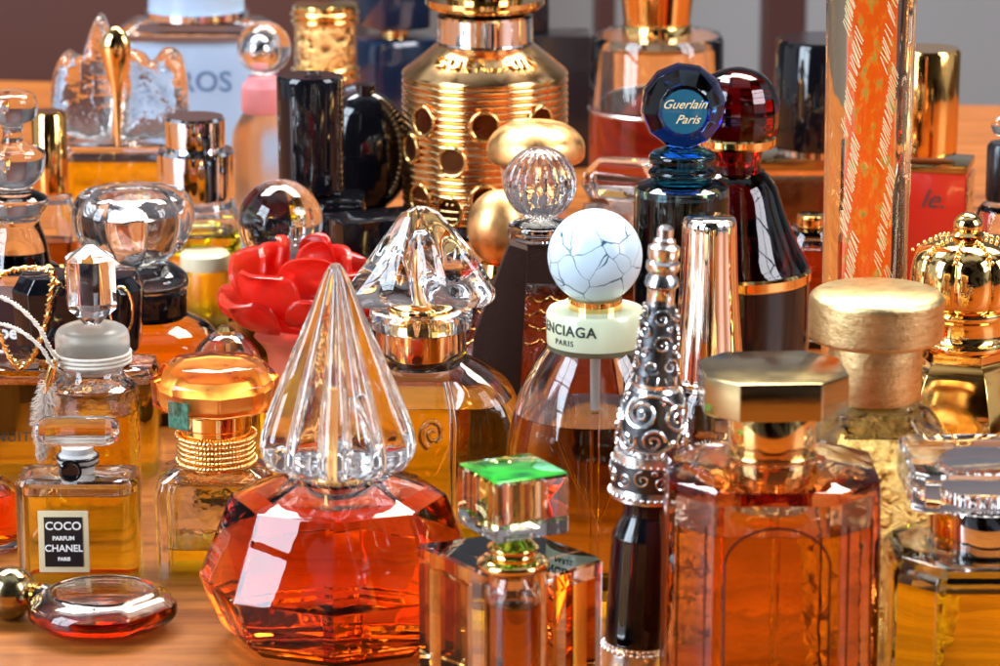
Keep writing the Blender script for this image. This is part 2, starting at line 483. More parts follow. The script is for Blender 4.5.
#            name, azimuth, elevation, distance, width, height, power, colour, panes
WINDOWS_AND_BACKLIGHTS = [('window_left', -56, 24, 150, 75, 120, 40, (.72, .86, 1.0)),
           ('window_right', 64, 28, 160, 70, 90, 22, (.92, .92, 1.0)),
           ('added_backlight', 150, 60, 150, 110, 60, 54, (1.0, .90, .76), (3, 1)),  # added back light to brighten and rim the glass, no opening there
           ('added_backlight', -140, 60, 150, 90, 60, 40, (.96, .94, .94), (3, 1))]  # second added back light, likewise without an opening
# ================================================================== the setting
def struct(o): o['kind'] = 'structure'; return o
def quadbox(name, mat, x0, x1, y0, y1, z0, z1, parent=None, bev=0):
    bm = bmesh.new(); bmesh.ops.create_cube(bm, size=1)
    for v in bm.verts:
        v.co = Vector((x0 + (v.co.x + .5) * (x1 - x0), y0 + (v.co.y + .5) * (y1 - y0), z0 + (v.co.z + .5) * (z1 - z0)))
    return finish(name, bm, mat, parent, None, bev)
M['wall'] = plain('grey_wall_paint', (.30, .29, .30), .8, bump=.1, bscale=1)
M['floor'] = plain('dark_floor', (.07, .045, .035), .5)
M['brownwood'] = plain('dark_stained_wood', (.05, .018, .015), .35, bump=.1)
M['cabinet'] = plain('red_brown_panel', (.085, .030, .022), .4, bump=.1)
struct(quadbox('wall', M['wall'], -400, 400, 200, 205, -75, 230))
struct(quadbox('floor', M['floor'], -400, 400, -300, 200, -80, -75))

bm = bmesh.new()
tp = [(-90, -60), (90, -60), (90, 52), (-90, 78)]
lo = [bm.verts.new((x, y, -2.5)) for x, y in tp]; hi = [bm.verts.new((x, y, 0)) for x, y in tp]
bm.faces.new(lo[::-1]); bm.faces.new(hi)
for i in range(4): bm.faces.new((lo[i], lo[(i + 1) % 4], hi[(i + 1) % 4], hi[i]))
bmesh.ops.recalc_face_normals(bm, faces=bm.faces)
te = bpy.data.objects.new('table', None); COL.objects.link(te)
te['label'] = 'orange brown wooden table top carrying all the perfume bottles'; te['category'] = 'table'
te.location = (0, 0, -.75)
t = finish('tabletop', bm, M['wood'], te, None, .15); t.location = (0, 0, .75)
for x, y in ((-80, -52), (80, -52), (80, 42), (-80, 66)):
    q = quadbox('leg', M['wood'], x - 3, x + 3, y - 3, y + 3, -75, -2.51, te, .2); q.location = (0, 0, .75)

def thing(name, label, cat, loc=(0, 0, 0), rot=0):
    e = bpy.data.objects.new(name, None); COL.objects.link(e); e.location = [c * U for c in loc]
    e.rotation_euler = (0, 0, R(rot)); e['label'] = label; e['category'] = cat; return e
# wooden chair beyond the table: its back posts are the dark uprights in front of the wall
ch = thing('chair', 'dark brown wooden chair behind the table, its back posts upright before the wall', 'chair', (13.3, 128, -75))
for x in (-6.2, 6.0):
    quadbox('post', M['brownwood'], x - (.75 if x < 0 else 1.5), x + (.75 if x < 0 else 1.5), -1.4, 1.4, 0, 120, ch, .3)
for x in (-6.2, 6.0): quadbox('leg', M['brownwood'], x - 1.2, x + 1.2, -40, -37, 0, 43, ch, .3)
quadbox('seat', M['brownwood'], -8, 8, -40, -1.45, 43.1, 46, ch, .4)
cb = thing('cabinet', 'red brown wooden cabinet standing against the wall at the far left', 'cabinet', (-48, 165, -75))
quadbox('body', M['cabinet'], -37, 37, -15, 15, 0, 140, cb, .5)
quadbox('door', M['cabinet'], -34, 34, -16.2, -15.02, 6, 134, cb, .4)

# ================================================================== front row
# --- octagonal amber bottle
b = Item('perfume_bottle', 'large chamfered amber bottle with thick octagonal brass stopper, front right', BP, 773, 366, 80)
bod = b.vessel([(100, 729), (105, 715), (105, 485), (104, 466), (50, 454)], 512, M['amberdeep'], M['plumglass'], wall=.34, floor=.7, ctop=482, shape=crect(1.05), q=.92, bev=.06)
cap = b.loft('stopper', M['goldcap'], [(72, 405), (72, 367)], crect(.85), .92, bev=.05, rotz=R(3))
b.loft('collar', M['gold'], [(44, 455), (44, 405)], circ(), edge=.05)
b.ring('collar_rim', M['gold'], 451, 44, .06, parent=None)
b.ring('collar_rim', M['gold'], 409, 44, .04)
b.loft('neck', M['plumglass'], [(38, 505), (38, 456)], circ())
b.loft('dip_tube', M['straw'], [(4, 715), (4, 515)], circ(12), xy=(.1, 0))
def arch(it, x0, x1, ytop, ybot, yf, axis, parent, r=.035):
    z1 = it.z(ytop); z0 = it.z(ybot); rx = (x1 - x0) / 2; cxx = (x0 + x1) / 2; pts = [(x0, z0)]
    pts += [(cxx - rx * cos(pi * i / 14), z1 - rx * .75 + rx * .75 * sin(pi * i / 14)) for i in range(15)] + [(x1, z0)]
    P3 = [(x, yf, z) for x, z in pts] if axis == 'x' else [(yf, x, z) for x, z in pts]
    return finish('relief_arch', tube_bm(P3, r, 6), M['darkline'], parent, 60)
k = b.k(600); rx = 105 * k; ry = rx * .92
zq = b.z(600)
text_on(lambda x, y, w: (-y + .1, -(ry - .12) - w, zq + x), 'lettering', 'VOIC', .66, M['straw'], bod, ext=.03, space=1.2)
for sgn in (-1, 1):
    arch(b, -1.25, 1.25, 500, 722, sgn * (ry - .01), 'x', bod)
    arch(b, -1.1, 1.1, 500, 722, sgn * (rx - .01), 'y', bod)
for ssx in (-1, 1):
    for i in (0, 1):
        px = ssx * (rx - .5 - i * .0); 
        x0 = ssx * (rx - 1.05 + .18 + i * .62); y0 = -(ry - .18 - i * .62)
        finish('relief_line', tube_bm([(x0, y0, b.z(722)), (x0, y0, b.z(500))], .03, 6), M['darkline'], bod, 60)

# --- crystal cube bottle with green stopper
b = Item('perfume_bottle', 'low square crystal bottle with green topped cube stopper and gold flange, front centre', BP, 513, 560, 80)
def cubevessel(it, hw, z0, z1, mat, bev, name='body', parent=None, rot=0):
    bm = bmesh.new(); bmesh.ops.create_cube(bm, size=1)
    for v in bm.verts: v.co = Matrix.Rotation(R(rot), 3, 'Z') @ Vector((v.co.x * 2 * hw, v.co.y * 2 * hw, z0 + (v.co.z + .5) * (z1 - z0)))
    bmesh.ops.bevel(bm, geom=bm.edges[:], offset=bev, segments=1, affect='EDGES')
    return finish(name, bm, mat, parent or it.e, 20)
zt = b.z(566)
plan = [(-2.38, 1.55), (-.62, -.95), (-.48, -.28), (-.2, .0), (.75, .05), (.80, -.75), (1.02, -.95), (2.2, .25), (2.1, .6), (.3, 2.7)]
body = finish('body', rings_bm([[(x, y + .25, z) for x, y in plan] for z in (0, zt)]), M['crystal'], b.e, 15, .07, 1)
vial = finish('vial', rings_bm(secs([(0, .66, .66), (zt - .45, .66, .66), (zt - .2, .60, .60), (zt - .02, .5, .5)], circ(48), (.02, -.62))), M['crystal'], b.e, 30)
finish('liquid', rings_bm(secs([(.2, .5, .5), (.3, .56, .56), (zt - .75, .56, .56)], circ(40), (.02, -.62))), M['brownliq'], vial)
finish('air_space', rings_bm(secs([(zt - .735, .56, .56), (zt - .5, .55, .55), (zt - .3, .42, .42)], circ(40), (.02, -.62)), flip=True), M['crystal'], vial)
finish('coloured_inlay', rings_bm([[(x, y + .25, z) for x, y in ((1.2, -.45), (1.95, .3), (1.55, .75), (1.15, .4))] for z in (.5, zt - .45)]), M['orangeliq'], body)
finish('coloured_inlay', rings_bm([[(x, y + .25, z) for x, y in ((-1.9, 1.45), (-.95, .1), (-.6, .45), (-1.4, 1.7))] for z in (.5, zt - .6)]), M['brownliq'], body)
b.loft('flange', M['gold'], smoothprof([(22, 566), (34, 564), (36, 558), (30, 553), (25, 551), (23, 547), (26, 543), (20, 538), (13, 533), (12, 527)], 4), circ(), xy=(.0, -.25))
st = cubevessel(b, 1.0, b.z(526), b.z(468), M['crystal'], .05, 'stopper', rot=28); st.location = (.0, -.0015, 0)
finish('inner_core', rings_bm(secs([(b.z(521), .40, .40), (b.z(473), .40, .40)], rrect(.05), rotz=R(28))), M['amberdeep'], st)
gt = b.boxpart('green_top', M['green'], -.97, .97, -.97, .97, b.z(468) + .005, b.z(468) + .05, .02, st); gt.rotation_euler = (0, 0, R(28))

# --- red faceted bottle with cone stopper
b = Item('perfume_bottle', 'faceted red orange bottle under a tall fluted crystal cone stopper, front left of centre', BP, 338, 470, 87)
sh = ngon(8, 0)
bod = b.vessel([(102, None), (122, 620), (141, 575), (108, 494), (52, 474), (34, 470)], 490, M['redliq'], M['pinkglass'], wall=.24, floor=.25, ctop=478, shape=sh, q=.92, bev=.045, smooth=15)
b.loft('collar', M['gold'], [(30, 490), (30, 466)], circ(), edge=.03)
b.loft('neck', M['pinkglass'], [(31, 500), (31, 490)], circ())
cone = b.loft('stopper', M['crystal'], smoothprof([(50, 464), (70, 463), (78, 455), (79, 442), (72, 416), (51, 365), (30, 318), (15, 282), (8, 268), (3, 263)], 3), flute(11, .20, 132, .8), smooth=28)
for i in range(5):
    an = 2 * pi * i / 5 + .35; rr = .0 if i == 5 else .62
    z0, z1 = b.z(452), b.z(395)
    finish('bubble', rings_bm(secs([(z0, .03, .03), (z0 + .05, .15, .15), (z1 - .25, .13, .13), (z1 - .08, .10, .10), (z1, .02, .02)], circ(20), (rr * sin(an), -rr * cos(an))), flip=True), M['crystal'], cone, 50)
finish('gold_pin', rings_bm(secs([(b.z(466), .16, .16), (b.z(392), .16, .16)], circ(20))), M['goldsatin'], cone)

# --- silver and black slender bottle
b = Item('perfume_bottle', 'slender black bottle with tall oxidised silver scrollwork top and beaded base', BP, 664, 240, 84)
b.e.rotation_euler = (0, R(3.2), 0)
b.e.location.x -= .0062
SP = [(31, 497), (37, 496), (37, 490), (35, 486), (37, 458), (36, 450), (31, 448), (33, 442), (34, 430), (31, 410), (25, 386), (23, 384), (24, 377), (21, 372), (19, 345), (17, 320), (14, 300), (14, 288), (17, 284), (16, 277), (13, 273), (17, 268), (17, 262), (14, 259), (16, 254), (16, 246), (11, 243), (11, 239), (8, 237), (8, 228), (5, 225)]
sil = b.loft('silver_top', M['silver'], SP, circ(64), smooth=40)
b.loft('body', M['black'], smoothprof([(32, 640), (33, 632), (33, 545), (32, 533), (26, 520), (23, 512), (24, 500)], 4), circ())
b.loft('foot', M['silver'], [(36, None), (37, 668), (33, 655), (34, 650), (32, 643), (33, 640)], circ())
b.loft('dark_band', M['silverdark'], [(37.6, 484), (38.2, 460)], circ(64)); b.loft('dark_band', M['silverdark'], [(24.6, 380), (20.3, 345), (15.5, 303)], circ(64))
b.loft('dark_band', M['silverdark'], [(34.5, 442), (35.3, 430), (32.3, 410), (26.2, 388)], circ(64))
prS = sorted(b.prof(SP), key=lambda t: t[0])
def Rs(z): return interp(prS, z)[1]
bmS = bmesh.new()
def scr(pts, r, rf=None):
    tube_bm([((Rs(v) + .050) * sin(u), -(Rs(v) + .050) * cos(u), v) for u, v in pts], r, 6, bmS, rf=rf)
def spiral(u0, v0, rad, turns, dirn, tail=None, Rm=.8, ph=0):
    o = []
    for i in range(40):
        t = i / 39; rr = rad * (.12 + .88 * t); a = ph + dirn * turns * 2 * pi * t
        o.append((u0 + rr * cos(a) / Rm, v0 + rr * sin(a)))
    return o
random.seed(5)
def fillscrolls(p0, p1, rmin, rmax, tr, tries):
    za, zb = b.z(p0), b.z(p1); put = []
    for q in range(tries):
        r = rmax - (rmax - rmin) * min(1, q / (tries * .6)); u = random.uniform(-pi, pi); v = random.uniform(za + r * .9, zb - r * .9); Rr_ = Rs(v)
        if any(math.hypot(((u - u2 + pi) % (2 * pi) - pi) * Rr_, v - v2) < (r + r2) * .98 for u2, v2, r2 in put): continue
        put.append((u, v, r))
        if r < .085:
            bmesh.ops.create_icosphere(bmS, subdivisions=2, radius=r * .75, matrix=Matrix.Translation(((Rr_ + .04) * sin(u), -(Rr_ + .04) * cos(u), v)))
        else:
            scr(spiral(u, v, r * .92, .9 + r * 2.4, random.choice((-1, 1)), Rm=Rr_, ph=random.uniform(0, 6)), tr * (.7 + r), lambda t: .6 + .6 * t)
fillscrolls(446, 390, .10, .46, .050, 5000)
fillscrolls(371, 303, .09, .26, .038, 4000)
fillscrolls(483, 461, .086, .24, .034, 2500)
for un in (-.1, 2.0, 4.1):
    ov = [(un + 1.0 * sin(t), b.z(416) + (b.z(389) - b.z(416)) * cos(t)) for t in [2 * pi * i / 40 for i in range(41)]]
    scr(ov, .050)
for j in range(14):                                     # pointed leaves round the waist
    u = 2 * pi * j / 14
    for py0, py1, w in ((447, 437, .14), (372, 381, .10)):
        scr([(u - w, b.z(py0)), (u, b.z(py1)), (u + w, b.z(py0))], .035)
for j in range(34):
    u = 2 * pi * j / 34
    for py, rr in ((491, .062), (458, .03)):
        z = b.z(py); bmesh.ops.create_icosphere(bmS, subdivisions=2, radius=rr, matrix=Matrix.Translation(((37 * b.k(py) + .03) * sin(u), -(37 * b.k(py) + .03) * cos(u), z)))
finish('scrollwork', bmS, M['silver'], sil, 50)
bmB = bmesh.new()
for j in range(32):
    u = 2 * pi * j / 32; z = b.z(646)
    bmesh.ops.create_icosphere(bmB, subdivisions=2, radius=.06, matrix=Matrix.Translation(((33.5 * b.k(646) + .03) * sin(u), -(33.5 * b.k(646) + .03) * cos(u), z)))
finish('beading', bmB, M['silver'], b.e, 50)

# --- crystal capped bottle, right edge
b = Item('perfume_bottle', 'square olive gold bottle with clear crystal block cap, cut by the right edge', BP, 987, 460, 81)
b.vessel([(94, None), (96, 705), (96, 556), (88, 543), (60, 540)], 568, M['olive'], M['clear'], wall=.25, floor=.5, ctop=549, shape=crect(.95), q=.95, bev=.06)
b.loft('collar', M['chrome'], [(57, 545), (57, 500)], circ(), edge=.04)
cp = b.loft('cap', M['crystal'], [(80, 492), (82, 489), (82, 458), (79, 454)], crect(.28), .95, bev=.03)
b.loft('inner_cap', M['chrome'], [(48, 491), (48, 480)], flute(24, .06, 144, 1), parent=cp)

# --- gold leaf bottle
b = Item('perfume_bottle', 'tall bottle covered in gold leaf under a round worn gold disc cap, right of centre', BP, 877, 291, 88.5)
b.loft('cap', M['foil'], smoothprof([(58, 340), (66, 337), (67.5, 330), (67.5, 302), (66, 295), (60, 291)], 4), circ())
b.loft('neck', M['foil'], [(46, 397), (47, 394), (46.5, 345), (45, 336)], circ())
b.loft('body', M['clear'], [(84, None), (86, 590), (90, 462), (84, 448), (52, 402), (46, 397)], crect(.8), .9, bev=.12)
b.loft('gold_leaf_wrap', M['leaf'], [(84.5, 622), (87, 590), (91, 463), (85, 449), (56, 408), (52, 403)], crect(.8), .9, bev=.10)
for n_, tx in enumerate(['E A U', 'D O R']): pass

# --- round cord wrapped clear bottle behind, ornate gold cap
b = Item('perfume_bottle', 'shining gold bottle with pleated domed cap and ball finial, right edge', BP, 968, 222, 96)
dm = b.loft('domed_cap', M['gold'], smoothprof([(46, 305), (53, 298), (57, 284), (56, 264), (50, 250), (36, 241), (15, 237)], 5), flute(9, .07, 180, .6))
b.ball('finial', M['gold'], 968, 225, 15, rz=13)
bmq = bmesh.new(); kq = b.k(255)
for i in range(9):
    for t in range(7):
        a0 = 2 * pi * (i + .5) / 9; f = t / 6; rr_ = (20 + 34 * f) * kq
        bmesh.ops.create_icosphere(bmq, subdivisions=2, radius=.06, matrix=Matrix.Translation((rr_ * sin(a0), -rr_ * cos(a0), b.z(239 + 14 * f ** 2.2) + .03)))
finish('beading', bmq, M['gold'], dm, 60)
b.loft('finial_ring', M['gold'], [(14, 236), (17, 234), (14, 231)], circ())
for i in range(7): 
    an = 2 * pi * i / 7
b.loft('cap_base', M['gold'], smoothprof([(40, 347), (46, 344), (46, 338), (41, 334), (41, 318), (45, 313), (45, 307), (38, 303)], 3), circ())
b.loft('body', M['golddeep'], smoothprof([(66, None), (68, 470), (66, 420), (56, 380), (48, 362), (42, 356), (42, 346)], 2), ngon(6, R(14), True), smooth=20, bev=.04)

# --- celadon cap bottle with crackled ball
b = Item('perfume_bottle', 'rounded clear bottle with celadon green collar and crackled pale blue ball on top', BP, 596, 256, 91)
b.ball('crackled_ball', M['crackle'], 595, 256, 47.5, n=40)
b.loft('gold_ring', M['gold'], [(27, 312), (27, 298)], circ())
cap = b.loft('collar', M['palegreen'], [(48.5, 342), (49, 338), (49.5, 312), (47, 308), (20, 308)], circ(96), smooth=50)
bod = b.vessel([(40, None), (64, 622), (78, 590), (86, 540), (89, 490), (87, 440), (80, 405), (68, 375), (52, 350), (44, 341)], 412, M['brownamber'], M['clear'], wall=.20, floor=.6, ctop=350, sub=4, q=.9)
b.loft('dip_tube', M['straw'], [(3.5, 600), (4, 420)], circ(12)); b.loft('dip_tube', M['frost'], [(4.5, 410), (5.5, 350)], circ(12))
Rb = 49.3 * b.k(330)
b.wrap('lettering', 'BALENCIAGA', .40, M['ink'], 322, Rb, a0=-.98, parent=cap, space=1.1, bold=.008)
b.wrap('lettering', 'PARIS', .22, M['ink'], 334, Rb, a0=-.72, parent=cap, space=1.2)
kb = b.k(460)
vv = [(-36 * kb, 412), (-28 * kb, 470), (2 * kb, 500), (34 * kb, 412)]
def onb(x, py):
    r = interp(sorted(b.prof([(40, None), (64, 622), (78, 590), (86, 540), (89, 490), (87, 440), (80, 405), (68, 375)]), key=lambda t: t[0]), b.z(py))[1] - .3
    return (x, -math.sqrt(max(.01, r * r - x * x)) * .9, b.z(py))
finish('moulded_v_ridge', tube_bm([onb(x, y) for x, y in [(-40 * kb, 415), (-20 * kb, 462), (2 * kb, 503), (18 * kb, 462), (38 * kb, 415)]], .05, 6), M['amberlight'], bod, 60)

# --- large dome stopper bottle
b = Item('perfume_bottle', 'wide golden bottle with pleated heart shaped crystal stopper and gold neck in a glass ring', BP, 421, 310, 96.5)
bod = b.vessel([(88, None), (94, 560), (98, 520), (99, 450), (97, 410), (86, 385), (64, 366), (46, 356), (40, 350)], 398, M['amberlight'], M['clear'], wall=.28, floor=.5, ctop=362, shape=rrect(.9, 7), q=.60, sub=3)
b.loft('neck', M['gold'], [(32, 356), (32, 306)], circ(), xy=(0, 0), edge=.03)
b.loft('glass_ring', M['crystal'], [(50, 326), (52, 324), (52, 312), (50, 309), (34, 309), (34, 326)], circ(), smooth=50).data  # open ring
b.loft('glass_sleeve', M['clear'], [(45, 362), (46, 356), (45, 328), (34, 328), (34, 362)], circ())
# pleated stopper
z0, z1 = b.z(300), b.z(206); kq = b.k(255); rings = []
pf = smoothprof([(0, .50), (.03, .72), (.09, .90), (.17, .99), (.26, .98), (.38, .88), (.52, .73), (.68, .55), (.82, .38), (.93, .25), (.985, .12), (1, .03)], 4)
for t, w in pf:
    rg = []
    for i in range(120):
        th = 2 * pi * i / 120
        am = (.13 * sin(pi * min(1, t * 1.1 + .05)) * w + .02) * (.65 + .35 * sin(2 * th + 1))
        pl = 1 - am * (.5 + .5 * cos(8 * th + 2.2 * t + 1.4 * sin(2 * th + .6) + .8 * sin(3 * th))) - .05 * w * cos(3 * th + .8)
        rx = 77 * kq * w * pl; ry = 46 * kq * (w * .9 + .1 * (1 - t)) * pl
        rg.append((rx * sin(th) + .10 * t + .10 * sin(5 * t) * t, -ry * cos(th), z0 + (z1 - z0) * t - .42 * (abs(sin(th)) ** 3) * (1 - t) * min(1, w) + (.10 * sin(th) + .16 * sin(2 * th + 1)) * (1 - t) * t * 2 + .35 * am * sin(8 * th + 1)))
    rings.append(rg)
stp = finish('stopper', rings_bm(rings), M['crystal'], b.e, 60)
finish('stopper_cavity', rings_bm(secs([(z0 + .25, .30, .30), (z0 + .6, .46, .40), (z0 + 1.1, .48, .42), (z0 + 1.7, .36, .3), (z0 + 2.0, .12, .1)], circ(32), (.0, 0)), flip=True), M['crystal'], stp, 60)
finish('gold_core', rings_bm(secs([(z0 + .01, .34, .34), (z0 + .3, .30, .28), (z0 + .7, .40, .32), (z0 + 1.2, .30, .28), (z0 + 1.45, .1, .1)], circ(32))), M['goldsatin'], stp, 60)
yv = -(99 * b.k(430) * .6)
P = []
for i in range(40):
    t = i / 39; a = .6 + t * 3.2 * pi; r = .06 + .40 * t
    P.append((.36 + r * cos(a) * .8, yv + .02, b.z(418) + r * sin(a)))
finish('volute', tube_bm(P, .09, 8, rf=lambda t: .6 + .7 * t), M['clear'], bod, 60)
finish('moulded_ridge', tube_bm([(.75, yv + .55, b.z(372)), (.9, yv + .2, b.z(392)), (.95, yv, b.z(412)), (.92, yv - .02, b.z(450)), (.92, yv - .02, b.z(560))], .10, 8), M['clear'], bod, 60)

# --- square label bottle with cut stopper, left
b = Item('perfume_bottle', 'flat square golden bottle with black label and long cut crystal stopper, left', BP, 78, 470, 92.2)
bod = b.vessel([(60, None), (61, 590), (61, 480), (58, 473), (30, 471)], 490, M['amberlight'], M['clear'], wall=.24, floor=.4, ctop=482, shape=rrect(.35), q=.52, bev=0)
yf = -61 * b.k(530) * .52 - .02; k = b.k(530); lx = -12 * k
fr = b.boxpart('label_frame', M['creamlabel'], lx - 25 * k, lx + 25 * k, yf - .05, yf, b.z(562), b.z(501), .02)
lb = b.boxpart('label', M['label'], lx - 19 * k, lx + 19 * k, yf - .07, yf - .052, b.z(556), b.z(507), 0, fr)
for tx, sz, py in (('COCO', .33, 516), ('PARFUM', .165, 528), ('CHANEL', .275, 538), ('PARIS', .14, 548.5)):
    b.flat('lettering', tx, sz, M['white'], lx, py, yf - .075, parent=lb, ext=.004, bold=.006)
b.loft('collar', M['frost'], [(17, 473), (17, 466), (20, 463), (21, 456), (16, 452), (16, 446)], circ(), smooth=50)
b.ring('black_cord', M['blacksoft'], 456, 20, .05); b.ring('black_cord', M['blacksoft'], 462, 19, .05)
sx = -4 * k; zz = b.z(463); ys = -21 * k - .12
bm = rings_bm([[(sx + r * sin(2 * pi * i / 32), y, zz + r * cos(2 * pi * i / 32)) for i in range(32)] for y, r in ((ys, .30), (ys - .10, .32), (ys - .13, .25), (ys - .12, .23), (ys - .12, .05))])
finish('wax_seal', bm, M['black'], b.e, 40)
st = []
for x, s_ in ((-41, .55), (-33, .95), (28, .95), (40, .62)):
    st.append([(x * k + 1.2 * k, s_ * p[0] * 16 * k, b.z(431) + s_ * p[1] * 16 * k) for p in [(cos(2 * pi * i / 8 + pi / 8), sin(2 * pi * i / 8 + pi / 8)) for i in range(8)]])
finish('stopper', rings_bm(st), M['crystal'], b.e, 20, .02)

# --- tall vial with prism stopper and twine
b = Item('perfume_bottle', 'clear shouldered vial with hexagonal crystal prism stopper and twine bound frosted collar', BP, 92, 330, 97)
bod = b.vessel([(40, None), (44, 560), (45, 400), (43, 388), (34, 376), (29, 368), (29, 360)], 410, M['amber'], M['wavy'], wall=.22, floor=.4, ctop=372, sub=2)
b.loft('collar', M['milky'], smoothprof([(30, 366), (36, 362), (37, 350), (37, 336), (33, 328), (20, 323)], 3), circ())
for py in (352, 356, 360): b.ring('twine_loop', M['twine'], py, 37.5, .05)
b.loft('stopper', M['crystal'], [(7, 324), (12, 318), (24, 306), (24, 258), (3, 244)], ngon(6, R(12), True), smooth=15, bev=.03)
kk = b.k(350)
# tassel and cord hanging on the left
tv = b.e
P = [(-30 * kk, -.6, b.z(356)), (-38 * kk, -1.0, b.z(340)), (-46 * kk, -1.15, b.z(320)), (-60 * kk, -1.1, b.z(304)), (-78 * kk, -1.0, b.z(292)), (-100 * kk, -.9, b.z(287)), (-118 * kk, -.7, b.z(296))]
def twist(pts, r, mat, parent, name, turns=30):
    pp = smoothprof(pts, 8); n = len(pp)
    bm = bmesh.new()
    for ph in (0, pi):
        q = []
        for i, p in enumerate(pp):
            a = ph + turns * 2 * pi * i / n
            q.append((p[0] + r * .55 * cos(a), p[1] + r * .3 * sin(a), p[2] + r * .55 * sin(a)))
        tube_bm(q, r * .62, 6, bm)
    return finish(name, bm, mat, parent, 60)
twist(P, .075, M['twine'], b.e, 'cord'); 
P2 = [(p[0] + .05, p[1] - .1, p[2] - .35 - .1 * i) for i, p in enumerate(P)]
twist(P2, .07, M['twine'], b.e, 'cord')
bmf = bmesh.new()
for i in range(1000):
    t = random.random(); ct = (-42 * kk - t * 8 * kk, -1.0, b.z(372 + t * 72)); a = random.random() * 2 * pi; el = random.uniform(-1.2, .6)
    L = .42 * (.5 + sin(pi * min(1, t + .1)) * .6)
    e = (ct[0] + L * cos(a) * cos(el), ct[1] + .7 * L * sin(a) * cos(el), ct[2] + L * sin(el) - .15)
    tube_bm([ct, tuple((c + q) / 2 + random.uniform(-.09, .09) for c, q in zip(ct, e)), e], .012, 3, bmf, rf=lambda t: 1 - .7 * t)
finish('tassel', bmf, M['fluff'], b.e, 60)
finish('tassel_cap', tube_bm([(-34 * kk, -.95, b.z(352)), (-40 * kk, -1.0, b.z(372)), (-43 * kk, -1.0, b.z(384))], .13, 10), M['gold'], b.e, 50)

# --- black capped bottle behind (lettered body)
b = Item('perfume_bottle', 'wide amber bottle with big black block cap wound in twisted gold wire, left edge', BP, 62, 300, 103)
bod = b.vessel([(92, None), (95, 490), (95, 372), (90, 362), (50, 358)], 378, M['amber'], M['clear'], wall=.2, floor=.4, ctop=370, shape=rrect(.3), q=.36)
cp = b.loft('cap', M['black'], [(52, 352), (60, 344), (64, 286), (56, 272)], crect(.55), .62, xy=(17 * b.k(300), 0), bev=.04)
b.loft('collar', M['gold'], [(24, 366), (26, 360), (24, 345)], circ(), q=.8)
kk = b.k(320)
b.flat('lettering', 'NUIT', .42, M['ink'], -49 * kk, 428, -95 * b.k(428) * .36 - .01, parent=bod, space=1.15)
W = [(-60, 262, -1.7), (-66, 285, -1.75), (-56, 315, -1.75), (-46, 342, -1.75), (-36, 355, -1.6), (-22, 340, -1.75), (-10, 310, -1.75), (-4, 282, -1.75), (0, 260, -1.7)]
wp = [(x * kk, y, b.z(py)) for x, py, y in W]
top = [(0 * kk, -1.2, b.z(262)), (-30 * kk, -.9, b.z(256)), (-58 * kk, -1.2, b.z(264))]
twist(wp, .11, M['gold'], b.e, 'gold_wire', 22)
twist([(2 * kk, -1.6, b.z(272)), (-6 * kk, -1.2, b.z(262)), (-30 * kk, -1.0, b.z(261)), (-52 * kk, -1.2, b.z(265)), (-61 * kk, -1.6, b.z(276))], .10, M['gold'], b.e, 'gold_wire', 12)
lp = [((66 + 11 * cos(t)) * kk, -1.9, b.z(296) + 24 * kk * sin(t)) for t in [2 * pi * i / 30 for i in range(31)]]
finish('gold_loop', tube_bm(lp, .05, 6), M['gold'], b.e, 60)

b = Item('box', 'dark plum box with white letters, cut by the left edge behind the black capped bottle', 'box', -12, 320, 107.5)
kk = b.k(320)
bx = b.boxpart('carton', plain('plum_carton', (.035, .012, .014), .4), -40 * kk, 34 * kk, -.9, .9, 0, b.z(292), .05)
b.flat('lettering', 'roe', .62, M['white'], 20 * kk, 326, -.905, parent=bx, bold=.02)
b.boxpart('printed_line', M['white'], 8 * kk, 19 * kk, -.92, -.902, b.z(346), b.z(343), 0, bx)

b = Item('perfume_bottle', 'small round orange bottle mostly cut off at the left edge', BP, -18, 500, 95)
b.vessel([(24, None), (36, 545), (40, 520), (36, 492), (22, 478), (12, 470)], 492, M['orangeliq'], M['clear'], wall=.15, floor=.3, ctop=480, sub=3)
b.ball('stopper', M['gold'], -18, 460, 14)

# --- rope necked bottle with octagonal amber stopper
b = Item('perfume_bottle', 'clear rectangular bottle with octagonal amber stopper and rope ringed gold neck', BP, 216, 430, 93)
bod = b.vessel([(58, None), (60, 600), (60, 485), (56, 472), (42, 464), (38, 462)], 540, M['amberlight'], M['wavy'], wall=.32, floor=.7, ctop=478, shape=rrect(.3), q=.72, bev=0)
for py in (434, 439, 444, 449, 454, 459):
    z = b.z(py); kq = b.k(py); rr = 37.5 + (2 if py in (434, 459) else 0)
    pts = [(rr * kq * sin(t), -rr * kq * cos(t), z + .02 * sin(40 * t)) for t in [2 * pi * i / 200 for i in range(200)]]
    bm = bmesh.new()
    tube_bm([(p[0] * (1 + .012 * cos(60 * i * 2 * pi / 200)), p[1] * (1 + .012 * cos(60 * i * 2 * pi / 200)), z + .02 * sin(60 * i * 2 * pi / 200)) for i, p in enumerate(pts)], .062, 8, bm, closed=True)
    finish('rope_ring', bm, M['gold'], b.e, 60)
b.loft('neck', M['golddeep'], [(35, 464), (35, 418)], circ())
b.loft('collar', M['gold'], [(32, 430), (36, 424), (36, 408)], circ())
st = b.loft('stopper', M['ambercap'], [(44, 410), (58, 404), (60, 378), (46, 362), (40, 360)], ngon(8, R(8), True), .9, bev=.03, smooth=18)
b.loft('gold_cap_core', M['goldsatin'], [(34, 408), (42, 402), (44, 388), (34, 380)], ngon(8, R(8), True), .9, parent=st)
an = R(-37); kq = b.k(400); Rr = 59 * kq
bm = bmesh.new(); bmesh.ops.create_cube(bm, size=1)
for v in bm.verts: v.co = Matrix.Rotation(an, 3, 'Z') @ Vector((v.co.x * .72, v.co.y * .05 - Rr * .93, v.co.z * .78 + b.z(404)))
